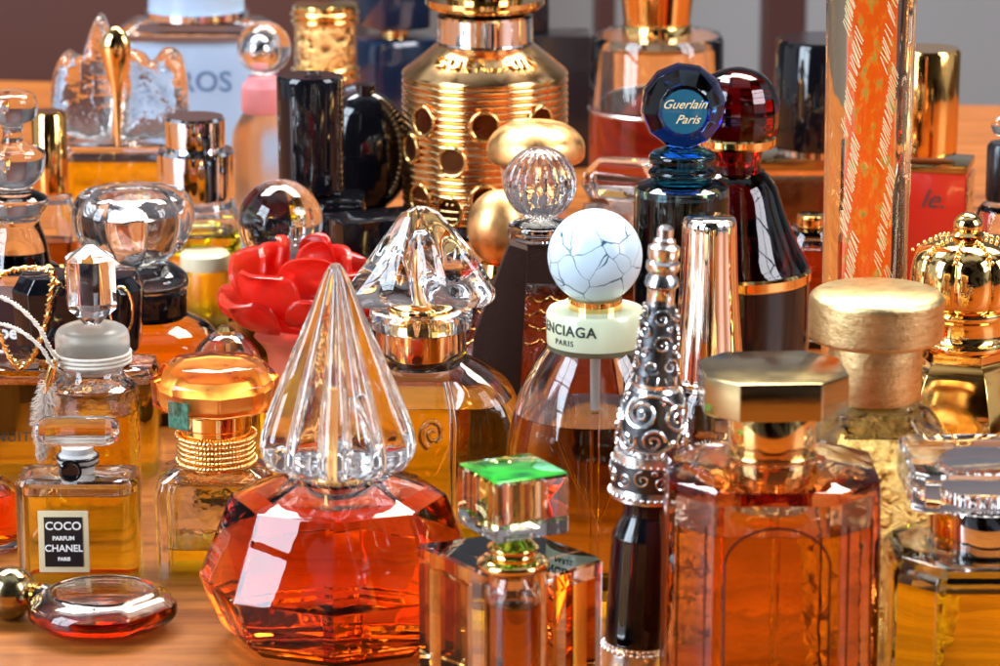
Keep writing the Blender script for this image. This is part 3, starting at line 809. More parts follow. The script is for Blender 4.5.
finish('malachite_plaque', bm, M['malachite'], st, None, .01)

# --- reclining round flask
b = Item('perfume_bottle', 'small round flask of dark red perfume lying flat, gold ball stopper at its left', BP, 103, 618, 87.6)
k = b.k(625)
bm = bmesh.new()
def flaskshape(a, bb):
    o = []
    for i in range(72):
        t = 2 * pi * i / 72; x = a * cos(t); y = bb * sin(t)
        if x * .78 - y * .62 > a * .86:          # flat cut on the front right
            e = (x * .78 - y * .62) - a * .86; x -= e * .78; y += e * .62
        o.append((x, y))
    return o
fp = smoothprof([(0.02, 1.35, 1.15), (.12, 1.62, 1.45), (.38, 1.95, 1.80), (.68, 1.98, 1.82), (.92, 1.80, 1.62), (1.05, 1.50, 1.32), (1.10, 1.42, 1.25), (1.06, 1.36, 1.2)], 4)
fl = finish('body', rings_bm(secs(fp, flaskshape)), M['clear'], b.e, 40)
finish('liquid', rings_bm(secs([(.12, 1.45, 1.25), (.20, 1.66, 1.5), (.42, 1.84, 1.70), (.66, 1.84, 1.69)], flaskshape)), M['redbrown'], fl, 40)
finish('air_space', rings_bm(secs([(.675, 1.84, 1.69), (.76, 1.78, 1.62), (.90, 1.5, 1.35), (.92, 1.2, 1.1)], flaskshape), flip=True), M['clear'], fl, 40)
def gy(t): return t
ax = Vector((-.95, .30, 0)).normalized()
def along(prof, mat, name, z, seg=32):
    s0 = ax.orthogonal().normalized(); s1 = ax.cross(s0); rg = []
    for t, r in prof:
        c0 = Vector((0, 0, z)) + ax * t
        rg.append([c0 + (s0 * cos(2 * pi * i / seg) + s1 * sin(2 * pi * i / seg)) * r for i in range(seg)])
    return finish(name, rings_bm(rg), mat, b.e, 40)
along([(1.55, .40), (1.72, .46), (1.86, .40)], M['blacksoft'], 'seal', .62)
along([(1.80, .34), (1.86, .46), (1.92, .38), (1.97, .46), (2.04, .38), (2.2, .3)], M['gold'], 'neck', .66)
bb = along([(1.98 + .73 * (1 - cos(pi * i / 20)), max(.01, .73 * sin(pi * i / 20))) for i in range(21)], M['goldcap'], 'ball_stopper', .74)

# ================================================================== middle rows
# --- rose
b = Item('perfume_bottle', 'bottle with big red rose shaped stopper on a coral neck', BP, 298, 345, 105)
b.vessel([(58, None), (60, 430), (56, 400), (36, 385), (30, 380)], 396, M['amber'], M['clear'], wall=.2, floor=.4, sub=2)
b.loft('neck', plain('coral_resin', (.75, .16, .09), .3, sss=.4, trans=.3), smoothprof([(34, 392), (30, 370), (32, 350), (44, 335)], 4), circ())
k = b.k(295); fl = bpy.data.objects.new('rose_stopper', None)
core = b.ball('stopper', M['petal'], 298, 300, 46, rz=34, n=20)
def petal(cx_, cy_, cz_, w, h, az, tilt, cup, parent):
    """a thick rounded petal: az = heading, tilt = how far it opens from upright"""
    nr, nt_ = 9, 36; bm = bmesh.new(); g = []
    ph = random.uniform(0, 6)
    for lay in (0, 1):
        G = []
        for j in range(nr + 1):
            row = []
            for i in range(nt_):
                t = 2 * pi * i / nt_; q = .02 + .98 * j / nr
                x = q * cos(t) * w * (.86 + .14 * sin(t)); zz = q * sin(t); z = h * (.5 + .5 * zz)
                y = cup * (.34 * w * (x / w) ** 2 - .22 * h * (1 - zz * zz)) - .16 * h * max(0, zz - .55) ** 2 / .2 + .05 * w * q * q * sin(3 * t + ph)
                row.append(bm.verts.new((x * (1 - .03 * lay), y + lay * (.30 - .14 * q * q), z)))
            G.append(row)
        g.append(G)
    A, B = g
    for k_, G in enumerate(g):
        for j in range(nr):
            for i in range(nt_): bm.faces.new((G[j][i], G[j][(i + 1) % nt_], G[j + 1][(i + 1) % nt_], G[j + 1][i]))
        bm.faces.new(G[0])
    for i in range(nt_): bm.faces.new((A[-1][i], B[-1][i], B[-1][(i + 1) % nt_], A[-1][(i + 1) % nt_]))
    bmesh.ops.recalc_face_normals(bm, faces=bm.faces)
    Mx = Matrix.Translation((cx_, cy_, cz_)) @ Matrix.Rotation(az, 4, 'Z') @ Matrix.Rotation(tilt, 4, 'X')
    bmesh.ops.transform(bm, matrix=Mx, verts=bm.verts)
    return finish('petal', bm, M['petal'], parent, 70)
zc = b.z(318)
for ringi, (n, rad, w, h, tilt, off) in enumerate(((5, .90, 1.50, 1.95, 46, .35), (4, .80, 1.5, 2.15, 26, .95), (3, .55, 1.25, 2.3, 12, .1), (3, .25, .8, 2.3, 2, .5))):
    for i in range(n):
        az = off + 2 * pi * i / n + random.uniform(-.12, .12)
        petal(rad * sin(az) * 1.45 + .25, -rad * cos(az) * .9, zc - .3 + ringi * .22 + random.uniform(-.1, .1), w * random.uniform(.9, 1.12), h * random.uniform(.92, 1.1), az, R(tilt + random.uniform(-6, 6)), 1.0, core)

# --- clear ball stopper bottle
b = Item('perfume_bottle', 'short bottle with smooth clear glass ball stopper behind the red rose', BP, 280, 221, 113)
b.ball('ball_stopper', M['crystal'], 280, 222, 43, n=32)
b.loft('collar', M['gold'], [(26, 278), (28, 272), (22, 264)], circ())
b.vessel([(42, None), (44, 360), (44, 300), (36, 286), (24, 280)], 315, M['amber'], M['clear'], wall=.2, floor=.4, sub=2)

# --- mushroom knob bottle
b = Item('perfume_bottle', 'orange bottle with wide clear mushroom knob and black collar, left', BP, 150, 300, 110)
b.vessel([(70, None), (74, 400), (72, 350), (58, 325), (34, 314)], 322, M['tangerine'], M['clear'], wall=.14, floor=.4, sub=3)
b.loft('collar', M['black'], [(34, 320), (37, 314), (37, 292), (34, 288)], circ())
b.loft('glass_collar', M['crystal'], smoothprof([(30, 290), (38, 286), (38, 276), (30, 268), (20, 262)], 3), circ())
kn = b.loft('knob', M['crystal'], smoothprof([(18, 264), (34, 258), (50, 246), (60, 228), (62, 210), (56, 196), (44, 190), (20, 188), (4, 188)], 4), flute(10, .05, 120, .7), xy=(-15 * b.k(220), 0), smooth=40)
finish('knob_cavity', rings_bm(secs([(b.z(252), .3, .3), (b.z(236), 1.1, 1.1), (b.z(214), 1.25, 1.25), (b.z(206), .9, .9)], circ(32), (-15 * b.k(220), 0)), flip=True), M['crystal'], kn, 60)

b = Item('jar', 'tiny jar of yellow cream perfume with pale lid, behind the mushroom knob bottle', 'jar', 205, 262, 121)
b.loft('lid', M['cream'], [(24, 268), (25, 265), (25, 254), (22, 251)], circ())
b.loft('body', glass('yellow_pomade', (1, .75, .12), 1.4, .3), [(22, None), (23, 300), (23, 272), (21, 268)], circ())

b = Item('glass_wedge', 'flat triangular clear glass stopper wedge resting beside the pale jar', 'stopper', 222, 235, 125)
zb = 0
bm = rings_bm([[(x, y, z) for x, y in ((-2.6, -.9), (2.1, -.5), (2.1, .9), (-1.2, 1.0))] for z in (b.z(300), b.z(250))])
finish('foot', bm, M['clear'], b.e, 20, .08)
bm = rings_bm([[(x * s_, y * s_, z) for x, y in ((-2.6, -.9), (2.4, -.6), (2.4, .9), (-1.2, 1.0))] for z, s_ in ((b.z(250) + .01, .9), (b.z(236), 1.0), (b.z(215), .75))])
finish('wedge', bm, M['crystal'], b.e, 20, .08)
bm = rings_bm(secs([(0, 1.0, .8), (b.z(300) - .01, 1.0, .8)], rrect(.3))); finish('body', bm, M['clear'], b.e, 30)

# --- far left tall clear stopper
b = Item('perfume_bottle', 'clear bottle with stacked disc and bulb crystal stopper at the far left edge', BP, 14, 180, 111)
b.loft('stopper', M['crystal'], smoothprof([(14, 190), (28, 176), (32, 160), (30, 150), (14, 144), (10, 136), (12, 124), (24, 118), (26, 104), (22, 94), (8, 90)], 4), circ())
b.loft('neck', M['crystal'], smoothprof([(34, 262), (30, 240), (24, 220), (32, 206), (33, 198), (20, 190)], 4), circ())
b.vessel([(58, None), (60, 380), (58, 300), (46, 272), (34, 262)], 330, M['amberlight'], M['clear'], wall=.25, floor=.4, sub=3)

b = Item('perfume_bottle', 'bottle with plain gold cylinder cap behind the left edge stopper', BP, 50, 150, 124)
b.loft('cap', M['golddeep'], [(17, 192), (17.5, 188), (17.5, 114), (15, 111)], circ(), smooth=40)
b.vessel([(24, None), (26, 290), (26, 215), (20, 196)], 240, M['brownliq'], M['clear'], wall=.15, floor=.3, shape=rrect(.3), q=.7)

# --- dove stopper bottle
b = Item('perfume_bottle', 'blurred bottle of golden perfume with moulded glass doves stopper and gold drop', BP, 118, 142, 133)
k = b.k(90)
b.vessel([(56, None), (60, 240), (60, 150), (54, 142), (20, 140)], 158, M['amberlight'], M['clear'], wall=.3, floor=1.6, shape=rrect(.4), q=.5, bev=0)
def wing(sx, name='dove'):
    P = [(0.1, 140), (.55, 138), (.95, 128), (1.0, 108), (.98, 84), (.86, 60), (.70, 50), (.52, 56), (.42, 48), (.30, 20), (.20, 14), (.10, 26), (.02, 50)]
    pts = [(sx * x * 66 * k, b.z(py)) for x, py in P]
    pp = smoothprof(pts, 4); cxm = sum(p[0] for p in pp) / len(pp); czm = sum(p[1] for p in pp) / len(pp)
    rg = []
    for s_, y in ((.55, -.75), (.86, -.60), (1, -.2), (1, .2), (.86, .6), (.55, .75)):
        rg.append([(cxm + (x - cxm) * s_, y + .12 * sin(x * 9), czm + (z - czm) * s_) for x, z in pp])
    return finish(name, rings_bm(rg), M['doveglass'], b.e, 60)
wing(-1)
P = [(0.0, 140), (.55, 138), (.95, 128), (1.02, 108), (1.0, 74), (.9, 52), (.7, 48), (.5, 62), (.36, 52), (.2, 50), (.02, 60)]
pts = [(x * 70 * k, b.z(py)) for x, py in P]; pp = smoothprof(pts, 4); cxm = sum(p[0] for p in pp) / len(pp); czm = sum(p[1] for p in pp) / len(pp)
finish('dove', rings_bm([[(cxm + (x - cxm) * s_, y + .1 * sin(x * 8), czm + (z - czm) * s_) for x, z in pp] for s_, y in ((.55, -.6), (.86, -.5), (1, -.15), (1, .3), (.86, .7), (.55, .85))]), M['doveglass'], b.e, 60)
dz = b.z(60)
rg = []
for t, r in smoothprof([(140, .10), (100, .16), (80, .26), (60, .48), (44, .60), (32, .50), (24, .2), (22, .03)], 4):
    rg.append([(4 * k + r * sin(2 * pi * i / 28), -1.25 - r * .6 * cos(2 * pi * i / 28), b.z(t)) for i in range(28)])
finish('gold_drop', rings_bm(rg), M['gold'], b.e, 50)

# --- pale blue box bottle
b = Item('perfume_bottle', 'large blurred pale blue bottle with slate letters and pale blue glass cap', BP, 197, 40, 152)
k = b.k(90)
b.loft('body', M['paleblue'], [(70, None), (72, 200), (72, 44), (70, 38)], rrect(.5), .45)
b.loft('glass_shell', M['clear'], [(79, 36), (80, 30), (66, 20), (40, 16)], rrect(.6), .5)
b.flat('lettering', 'EROS', 1.28, M['blueink'], 2 * k, 77, -72 * k * .45 - .02, space=1.02, bold=.02)
b.loft('cap', M['paleblue'], [(44, 14), (48, 8), (48, -30), (44, -36)], circ())
b.loft('cap_ring', M['chrome'], [(52, 16), (52, 9)], circ())

# --- chrome ball and pink neck
b = Item('perfume_bottle', 'frosty bottle with pink collar and glass ball half chromed, behind black cap', BP, 262, 48, 139)
b.ball('ball_stopper', M['crystal'], 264, 48, 27); b.ball('chrome_core', M['chrome'], 261, 50, 14)
b.loft('collar', M['pinkcap'], [(20, 112), (22, 108), (21, 86), (14, 76)], circ())
b.loft('body', M['milky'], smoothprof([(30, None), (32, 200), (32, 150), (30, 130), (20, 112)], 3), circ())

# --- stepped silver cap
b = Item('perfume_bottle', 'bottle with two step shiny silver cap, behind the mushroom knob', BP, 195, 125, 123)
b.loft('cap', M['chrome'], [(38, 196), (39, 193), (39, 152), (37, 149), (29, 149), (30, 146), (30, 119), (28, 116)], circ(), smooth=30)
b.vessel([(42, None), (44, 300), (44, 215), (36, 200)], 230, M['amberlight'], M['clear'], wall=.2, floor=.4)

# --- engraved gold cap
b = Item('perfume_bottle', 'bottle with engraved gold drum cap behind the tall black cap', BP, 325, 10, 146)
b.loft('cap', M['goldengraved'], [(30, 74), (31, 66), (31, 22)], circ())
for py, r in ((76, 32), (68, 31.5), (20, 31.5), (13, 32)): b.ring('cap_rim', M['gold'], py, r, .12)
b.loft('cap_top', M['gold'], [(31, 18), (33, 12), (32, 4), (28, 2)], circ())
b.vessel([(38, None), (42, 180), (40, 110), (30, 82)], 120, M['amber'], M['clear'], wall=.2, floor=.4, sub=2)

# --- black slab capped bottle
b = Item('perfume_bottle', 'black bottle with tall glossy black slab cap, left of the ribbed gold bottle', BP, 310, 74, 119)
b.loft('cap', M['black'], [(32, 190), (32.5, 187), (34, 80), (33.5, 77), (32, 75)], circ(), .85, smooth=30)
b.boxpart('body', M['black'], -1.7, 1.9, -1.2, 1.2, 0, b.z(194), .3)
k = b.k(74)
finish('cap_emblem', tube_bm([(.30 * cos(t) + .1, .22 * sin(t), b.z(73) + .01) for t in [2 * pi * i / 30 for i in range(31)]], .02, 5), M['blacksoft'], b.e)
b = Item('perfume_bottle', 'round black disc shaped flask beside the tall black cap', BP, 366, 150, 123)
b.ball('body', M['black'], 366, 152, 46, rz=62, ry=26)
b.loft('foot', M['black'], [(30, None), (32, 260), (24, 212)], rrect(.3), .6)
b.loft('neck', M['black'], [(10, 96), (10, 84)], circ())
b = Item('gift_box', 'small black box lying open edged in front of the black bottles', 'box', 372, 215, 116, rot=25)
b.boxpart('body', M['black'], -1.5, 1.6, -1.0, 1.0, 0, b.z(215), .05)
b = Item('perfume_bottle', 'navy black faceted square bottle with cube cap, back centre', BP, 395, 20, 155, rot=28)
b.boxpart('cap', M['navy'], -1.25, 1.25, -1.25, 1.25, b.z(28), b.z(-20), .25)
b.boxpart('body', M['navy'], -1.75, 1.75, -1.4, 1.4, 0, b.z(36), .45)
b.loft('neck', M['gold'], [(14, 38), (14, 26)], circ(32))
b = Item('perfume_bottle', 'dark block bottle standing behind the ribbed gold bottle on its right', BP, 560, 40, 152)
b.boxpart('body', M['blacksoft'], -1.55, 1.35, -1.2, 1.2, 0, b.z(32), .12)
b.boxpart('cap', M['blacksoft'], -1.9, -.5, -.7, .7, b.z(32) + .01, b.z(-15), .1)

# --- ribbed gold bottle
b = Item('perfume_bottle', 'ribbed gold cylinder bottle with round portholes and embossed cone shoulder', BP, 485, 60, 122.5)
pr = [(78, 213), (82, 210)]
n = 19; y0, y1 = 207, 76
for i in range(n):
    t0 = y0 + (y1 - y0) * i / n; t1 = y0 + (y1 - y0) * (i + 1) / n; h = t1 - t0
    pr += [(79.5, t0), (81.6, t0 + h * .12), (83, t0 + h * .35), (83, t0 + h * .62), (81.6, t0 + h * .86)]
pr += [(80, 76), (83, 73), (82, 70), (50, 44), (46, 42)]
bd = b.loft('body', M['goldrib'], pr, circ(96), smooth=45)
k = b.k(130); Rr = 83 * k
M['hole'] = metal('porthole_shade_brown', (.10, .030, .010), .3, bump=.8, bscale=1.2)  # dark disc colour stands in for the shade inside the holes
def surf(u, v, rad, e): # disc point on the cylinder
    return ((Rr + e) * sin(u), -(Rr + e) * cos(u), v)
for (px, py) in ((485, 112), (453, 147), (540, 108), (425, 109), (421, 186), (412, 138), (520, 150), (556, 150), (485, 184), (540, 186), (450, 196)):
    u0 = math.asin(max(-.98, min(.98, (px - 485) / 83))); v0 = b.z(py + 6 * (1 - cos(u0))); rad = .50
    rim = []
    for i in range(36):
        t = 2 * pi * i / 36; rim.append(surf(u0 + rad * cos(t) / Rr, v0 + rad * 1.02 * sin(t), rad, .03))
    ho = finish('porthole_rim', tube_bm(rim, .07, 8, closed=True), M['gold'], bd, 60)
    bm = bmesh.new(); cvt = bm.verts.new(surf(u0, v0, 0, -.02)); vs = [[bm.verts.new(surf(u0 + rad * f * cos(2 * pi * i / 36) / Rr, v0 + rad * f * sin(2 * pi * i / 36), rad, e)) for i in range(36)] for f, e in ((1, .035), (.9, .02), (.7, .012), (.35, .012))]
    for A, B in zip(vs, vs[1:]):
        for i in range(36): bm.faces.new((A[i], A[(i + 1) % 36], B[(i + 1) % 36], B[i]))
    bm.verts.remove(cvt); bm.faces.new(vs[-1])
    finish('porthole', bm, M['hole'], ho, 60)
za, zb = b.z(70), b.z(44); ra, rb = 82 * k, 50 * k
def coneM(x, y, w):
    t = .52 + y / 1.6; r = ra + (rb - ra) * t; z = za + (zb - za) * t; u = x / (ra * .85)
    return ((r + w * 1.2) * sin(u), -(r + w * 1.2) * cos(u), z + w * 1.6 + .03)
text_on(coneM, 'lettering', 'GUERLAIN', .80, M['gold'], bd, ext=.06, space=1.15)
b.loft('neck_ring', M['crystal'], [(46, 44), (48, 41), (48, 16), (46, 13), (34, 12)], circ())
b.loft('neck', M['chrome'], [(44, 43), (44, 15)], circ())
b.loft('cap', M['gold'], [(30, 14), (48, 10), (56, 7), (60, 3), (60, -2), (40, -4), (38, -40)], circ(), smooth=40)
b.loft('plinth', M['chrome'], [(72, 226), (76, 222), (74, 214)], circ())
b.loft('foot', M['clear'], [(76, None), (78, 310), (78, 232), (72, 227)], circ())

# --- satin gold forms
b = Item('perfume_bottle', 'satin copper gold bottle with smooth mushroom cap beside the ribbed gold bottle', BP, 536, 145, 116)
b.loft('cap', M['goldsatin'], smoothprof([(30, 164), (46, 160), (49, 150), (46, 138), (34, 127), (18, 122), (3, 121)], 5), circ())
b.loft('body', plain('copper_pink_lacquer', (.55, .22, .13), .25, coat=.3), smoothprof([(36, None), (34, 290), (30, 220), (34, 180), (36, 166)], 4), circ())
b = Item('perfume_bottle', 'golden teardrop bottle with smooth satin bulb, left of the etched ball stopper', BP, 499, 228, 110)
b.ball('bulb', M['goldsatin'], 499, 227, 32, rz=38)
b.loft('body', M['golddeep'], smoothprof([(34, None), (36, 370), (28, 300), (18, 262)], 4), circ())

# --- etched ball stopper
b = Item('perfume_bottle', 'brown amber engraved bottle with etched crystal ball stopper on a clear disc', BP, 540, 183, 104.5)
b.ball('ball_stopper', M['crystalbump'], 540, 183, 37, n=36, shape=flute(16, .06, 160, .8))
b.loft('glass_disc', M['crystal'], smoothprof([(20, 240), (31, 237), (32, 228), (29, 222), (14, 218)], 3), circ())
b.loft('neck', M['darkbrown'], [(26, 280), (24, 240)], crect(.2))
bod = b.loft('body', M['etchamber'], [(88, None), (92, 430), (84, 360), (58, 290), (40, 276), (26, 272)], rrect(.4), .62, smooth=40)
k = b.k(300)
for row, (py, n_) in enumerate(((288, 5), (300, 6), (313, 7), (326, 8))):
    pts = []
    w = (50 + row * 12) * k
    for i in range(n_ * 8 + 1):
        t = i / (n_ * 8); pts.append((-w + 2 * w * t, -(58 + row * 10) * k * .62 - .06, b.z(py) - .16 * abs(sin(pi * n_ * t))))
    finish('lace_relief', tube_bm(pts, .045, 6), M['golddeep'], bod, 60)
b = Item('leather_case', 'dark brown leather case leaning behind the heart shaped stopper', 'case', 470, 330, 100.8)
rg = [[(x, y, z) for x, z in ((-10 * k, .01), (44 * k, .01), (56 * k, b.z(250)), (38 * k, b.z(244)), (4 * k, b.z(335)))] for y in (-.35, .35)]
rg = [[(p[0] + 0, p[1] + .04 * p[2], p[2]) for p in r] for r in rg]
finish('flap', rings_bm(rg), M['darkbrown'], b.e, 25, .08)

b = Item('perfume_bottle', 'small domed clear bottle half full of amber, tucked between rose and octagonal amber stopper', BP, 226, 335, 99.5)
b.vessel([(34, None), (36, 440), (37, 380), (32, 352), (18, 336), (8, 332)], 372, M['amber'], M['clear'], wall=.16, floor=.3, ctop=340, sub=3)
b.loft('gold_ring', M['gold'], [(9, 334), (10, 330), (6, 326)], circ())
b = Item('perfume_bottle', 'dark brown block bottle behind the long crystal block stopper', BP, 628, 215, 128)
b.vessel([(46, None), (48, 300), (48, 214), (44, 207), (20, 205)], 216, M['brownliq'], M['clear'], wall=.15, floor=.3, shape=rrect(.25), q=.5)
b.loft('cap', M['blacksoft'], [(16, 205), (16, 188)], circ(), edge=.04)
b = Item('perfume_bottle', 'squat dark bottle with flat black cap behind the heart shaped stopper', BP, 424, 240, 114)
b.boxpart('body', M['black'], -1.5, 1.5, -.9, .9, 0, b.z(262), .15)
b.loft('cap', M['blacksoft'], [(22, 262), (22, 246)], circ(), edge=.04)
b = Item('perfume_bottle', 'plain amber bottle with flat gold disc cap behind the tapering ruby bottle', BP, 812, 215, 119)
b.vessel([(30, None), (32, 330), (32, 240), (16, 226)], 246, M['brownliq'], M['clear'], wall=.16, floor=.3, sub=2)
b.loft('cap', M['golddeep'], [(15, 226), (15, 214)], circ(), edge=.04)

# --- plum cylinder bottle
b = Item('perfume_bottle', 'wide clear cylinder bottle half full of plum perfume with flared gold cap', BP, 657, 38, 141)
b.vessel([(66, None), (67, 210), (67, 40), (64, 34)], 106, M['plumliq'], M['clear'], wall=.28, floor=.5, ctop=46, shape=circ(96))
b.loft('collar', M['gold'], [(33, 40), (35, 37), (35, 24)], circ(), edge=.03)
b.loft('cap', M['golddeep'], [(33, 24), (38, -20), (40, -60)], circ())
b.ring('silver_band', M['silver'], 108, 67.2, .07)

# --- faceted blue stopper
b = Item('perfume_bottle', 'dark teal bottle with round faceted cobalt stopper lettered in white script', BP, 683, 106, 104.3)
k = b.k(106); zc = b.z(106); A = []
rr = 43 * k
def disc(r, y, n=12, ph=.13): return [(r * cos(2 * pi * i / n + ph), y, zc + r * sin(2 * pi * i / n + ph)) for i in range(n)]
stp = finish('stopper', rings_bm([disc(rr * .62, -.95), disc(rr * .93, -.52), disc(rr, -.1), disc(rr, .25), disc(rr * .9, .6), disc(rr * .6, .9)]), M['blueglass'], b.e, 15, .015)
plq = finish('refraction_disc', rings_bm([disc(rr * .52, -.985, 40), disc(rr * .52, -.955, 40)]), plain('painted_teal_refraction', (.003, .11, .20), .15, coat=.4), stp, 30)  # added disc, its teal paints the light refracted inside the stopper
b.flat('lettering', 'Guerlain', .39, M['goldink'], -.02, 99, -.99, parent=plq, shear=.5, ext=.012)
b.flat('lettering', 'Paris', .38, M['goldink'], .08, 114, -.99, parent=plq, shear=.5, ext=.012)
b.loft('neck', M['tealglass'], smoothprof([(22, 180), (32, 176), (34, 170), (30, 165), (33, 160), (33, 154), (26, 150), (18, 147), (14, 143)], 3), circ())
b.vessel([(44, None), (46, 330), (48, 260), (48, 196), (44, 184), (24, 178)], None, M['tealglass'], M['tealglass'], wall=.25, floor=.5, sub=2)

# --- ruby bottle
b = Item('perfume_bottle', 'dark ruby bottle with domed red stopper and gold bands, right of the cobalt stopper', BP, 737, 110, 109.5)
b.loft('stopper', M['rubyglass'], smoothprof([(36, 139), (41, 128), (42, 108), (37, 88), (25, 74), (8, 68), (2, 68)], 5), ngon(18, 0), smooth=12)
b.loft('gold_band', M['gold'], [(37, 146), (39.5, 143), (39.5, 137), (37, 134)], circ())
b.loft('neck', M['rubyglass'], [(26, 172), (24, 160), (28, 146)], circ())
b.loft('shoulder', M['rubydark'], smoothprof([(76, 272), (74, 262), (62, 240), (50, 212), (40, 184), (28, 170)], 4), circ())
b.loft('gold_band', M['gold'], [(75, 279), (77.5, 276), (77.5, 268), (75, 265)], circ())
b.loft('body', M['black'], smoothprof([(66, None), (72, 400), (76, 330), (76, 278)], 3), circ())

# --- crystal block stopper
b = Item('perfume_bottle', 'brown bottle with long flat crystal block stopper behind the crackled ball', BP, 625, 165, 120, rot=-18)
b.loft('stopper', M['crystal'], [(36, 196), (42, 186), (40, 172), (28, 160)], crect(.4), .55, bev=.06)
b.loft('neck', M['etchball'], smoothprof([(18, 245), (12, 226), (14, 206), (20, 198)], 3), circ())
b.vessel([(36, None), (38, 320), (38, 262), (22, 246)], 270, M['brownliq'], M['clear'], wall=.2, floor=.4)

# --- fluted gold tube cap
b = Item('perfume_bottle', 'slim bottle with tall fluted rose gold cap, between silver scrollwork and octagonal stopper', BP, 710, 216, 98)
def taperfl(a, bb): return flute(7, .045, 140, 1.2)(a, bb)
b.loft('cap', M['rosechrome'], smoothprof([(38, 378), (37, 372), (34, 340), (30, 290), (28, 240), (27, 222), (24, 217)], 3), taperfl, smooth=50)
b.loft('collar', M['chrome'], [(26, 388), (26, 378)], circ())
b.vessel([(34, None), (36, 520), (36, 400), (30, 388)], 440, M['brownliq'], M['clear'], wall=.2, floor=.4, sub=2)

# --- black round cap on framed bottle
b = Item('perfume_bottle', 'rectangular gold framed bottle with large round black cap behind the orange tube', BP, 822, 40, 133)
b.loft('cap', M['black'], [(47, 145), (48, 141), (46, 42), (43, 38)], circ(), smooth=40)
b.loft('collar', M['chrome'], [(42, 152), (42, 145)], circ())
k = b.k(160); z1 = b.z(153)
b.boxpart('body', M['plumglass'], -66 * k, 58 * k, -1.1, 1.1, .1, z1 - .45, .1)
b.boxpart('dark_core', metal('swirled_bronze', (.20, .10, .05), .2, bump=1, bscale=.8), -60 * k, 52 * k, -.8, .8, .3, z1 - 1.0, .1)
b.boxpart('gold_frame', M['goldcap'], -67 * k, 59 * k, -1.15, 1.15, z1 - .44, z1, .05)

# --- tall etched orange tube
b = Item('perfume_bottle', 'very tall clear glass tube of orange perfume etched with slanting strokes', BP, 870, 60, 99)
b.vessel([(39, None), (41, 440), (42, 280), (44, 80), (46, -40), (46, -60)], -60, M['paleliq'], M['clear'], wall=.30, floor=.5, ctop=-50, shape=circ(64))
b.boxpart('added_orange_strip', M['orangestrip'], -.50, .56, -.03, .03, .6, b.z(-45), .01)  # added opaque strip, stands in for the orange liquid lit from behind
bmE = bmesh.new(); kt = b.k(150); Rt = 43.5 * kt
zz0 = b.z(420); zz1 = b.z(-40); nrow = 120
for j in range(nrow):
    z = zz0 + (zz1 - zz0) * j / nrow
    Rz = (42 + (b.z(280) < z) * 0 + 3.2 * (z - b.z(280)) / (b.z(-40) - b.z(280))) * kt
    for q, base in enumerate((-.50, .35, 1.7, 3.9)):
        u = base + .16 * ((j + 9 * q) % 26) / 13 - .16 + random.uniform(-.02, .02)
        if random.random() < .12: continue
        L = random.uniform(.16, .28)
        tube_bm([((Rz + .004) * sin(u + s_ * .09), -(Rz + .004) * cos(u + s_ * .09), z - s_ * L) for s_ in (-1, -.3, .3, 1)], .020, 4, bmE)
finish('etched_strokes', bmE, plain('cream_etching', (.85, .72, .42), .4), b.e, None)
b.loft('cap', M['goldcap'], [(44, -62), (46, -66), (46, -150), (42, -155)], circ())

# --- red bottle with gold cylinder cap
b = Item('perfume_bottle', 'red lacquered box bottle with gold cylinder cap and black script, right', BP, 925, 60, 124, rot=-14)
z1 = b.z(158)
bod = b.boxpart('body', M['redbox'], -1.9, 1.75, -1.1, 1.1, 0, z1 - .32, .06)
b.boxpart('gold_edge', M['goldcap'], -1.95, 1.8, -1.15, 1.15, z1 - .31, z1, .05)
b.boxpart('side_panel', M['goldpale'], 1.77, 1.84, -1.0, 1.0, .3, z1 - .5, .02)
b.loft('cap', M['golddeep'], [(31, 152), (32, 149), (33, 52), (31, 48)], circ(), smooth=40, xy=(.1, 0))
b.flat('lettering', 'le.', 1.0, M['ink'], .55, 193, -1.11, shear=.4, parent=bod)
zs = b.z(192)
bm = bmesh.new()
vs = [bm.verts.new((1.85, .32 * cos(a) * (1 if i % 2 == 0 else .3), zs + .42 * sin(a) * (1 if i % 2 == 0 else .3))) for i, a in enumerate([2 * pi * i / 8 for i in range(8)])]
bm.faces.new(vs); finish('spade_mark', bm, M['ink'], b.e, None)

b = Item('perfume_bottle', 'dark bottle with black ball cap at the right edge beside the red bottle', BP, 1004, 150, 116)
b.loft('cap', M['blacksoft'], [(16, 200), (17, 196), (17, 146), (14, 142)], circ(), smooth=40)
b.ball('finial', M['crystal'], 1000, 126, 10)
b.vessel([(26, None), (28, 320), (28, 225), (20, 204)], 240, M['brownliq'], M['clear'], wall=.2, floor=.4, sub=2)

# ================================================================== light
w = bpy.data.worlds.new('World'); sc.world = w; w.use_nodes = True
nt = w.node_tree; nt.nodes.clear()
wo = nt.nodes.new('ShaderNodeOutputWorld'); bg = nt.nodes.new('ShaderNodeBackground'); nt.links.new(bg.outputs[0], wo.inputs[0])
tc = N(nt, 'TexCoord')
n1 = noise(nt, tc.outputs['Generated'], 2.3, 3, .5, .4)
c1 = ramp(nt, n1, [(.34, (.012, .008, .008)), (.42, (.16, .08, .04)), (.47, (.16, .15, .17)), (.50, (.78, .90, 1.08)), (.62, (.85, .90, .98)), (.68, (.55, .22, .06))])
dt = N(nt, 'VectorMath', operation='DOT_PRODUCT'); dt.inputs[1].default_value = (0, -.96, .28)     # the room is dark behind the photographer
nt.links.new(tc.outputs['Generated'], dt.inputs[0])
dk = ramp(nt, dt.outputs['Value'], [(0, (1, 1, 1)), (.45, (1, 1, 1)), (.72, (.12, .11, .11)), (1, (.05, .045, .045))])
mxw = N(nt, 'Mix', data_type='RGBA', blend_type='MULTIPLY'); mxw.inputs['Factor'].default_value = 1
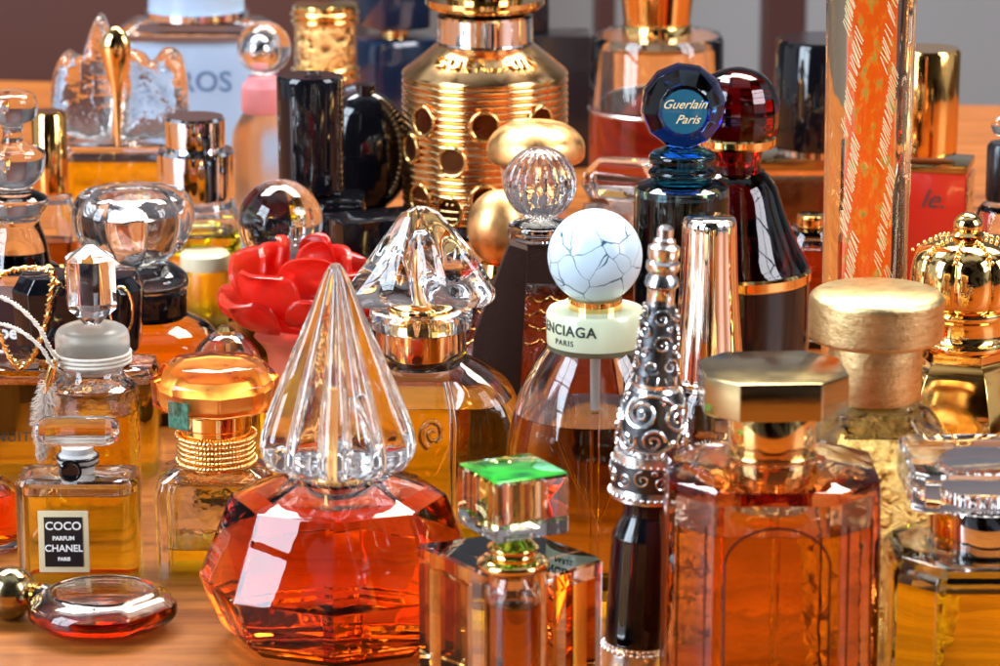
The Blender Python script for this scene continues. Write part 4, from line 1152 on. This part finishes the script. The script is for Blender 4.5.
nt.links.new(c1, mxw.inputs['A']); nt.links.new(dk, mxw.inputs['B'])
nt.links.new(mxw.outputs['Result'], bg.inputs['Color']); bg.inputs['Strength'].default_value = WORLD

def paned_lamp(name, az, el, dist, w_, h_, power, col, panes=(2, 3), gap=.08):
    """a window of several panes as area lamps, for the windows and the added back lights; az is measured from the camera's side, negative to the left"""
    a = R(az); c = Vector((sin(a) * cos(R(el)), -cos(a) * cos(R(el)), sin(R(el)))) * dist + Vector((0, 0, 6))
    q = (Vector((0, 0, 6)) - c).to_track_quat('-Z', 'Y')
    nx, nz = panes
    for i in range(nx):
        for j in range(nz):
            L = bpy.data.lights.new(name, 'AREA'); L.shape = 'RECTANGLE'
            L.size = w_ / nx * (1 - gap) * U; L.size_y = h_ / nz * (1 - gap) * U
            L.energy = power / (nx * nz); L.color = col
            o = bpy.data.objects.new(name, L); COL.objects.link(o)
            o.rotation_euler = q.to_euler()
            off = q @ Vector(((i - (nx - 1) / 2) * w_ / nx, (j - (nz - 1) / 2) * h_ / nz, 0))
            o.location = (c + off) * U
for a in WINDOWS_AND_BACKLIGHTS: paned_lamp(*a)

# ================================================================== camera
cam = bpy.data.cameras.new('camera'); co = bpy.data.objects.new('camera', cam); COL.objects.link(co)
cam.lens = 124; cam.sensor_width = 36; cam.clip_start = .05; cam.clip_end = 50
co.location = (0, -D0 * U, H * U); co.rotation_euler = (R(90) - PITCH, 0, 0)
cam.dof.use_dof = True; cam.dof.focus_distance = 1.0; cam.dof.aperture_fstop = 30
sc.camera = co
sc.view_settings.view_transform = 'Standard'; sc.view_settings.look = 'None'; sc.view_settings.exposure = 0; sc.view_settings.gamma = 1
cy = sc.cycles
cy.max_bounces = 26; cy.transmission_bounces = 24; cy.glossy_bounces = 8; cy.diffuse_bounces = 4; cy.transparent_max_bounces = 8; cy.volume_bounces = 0
cy.caustics_reflective = True; cy.caustics_refractive = True; cy.blur_glossy = .6
cy.sample_clamp_indirect = 5; cy.use_denoising = True
cy.use_adaptive_sampling = True; cy.adaptive_threshold = .02
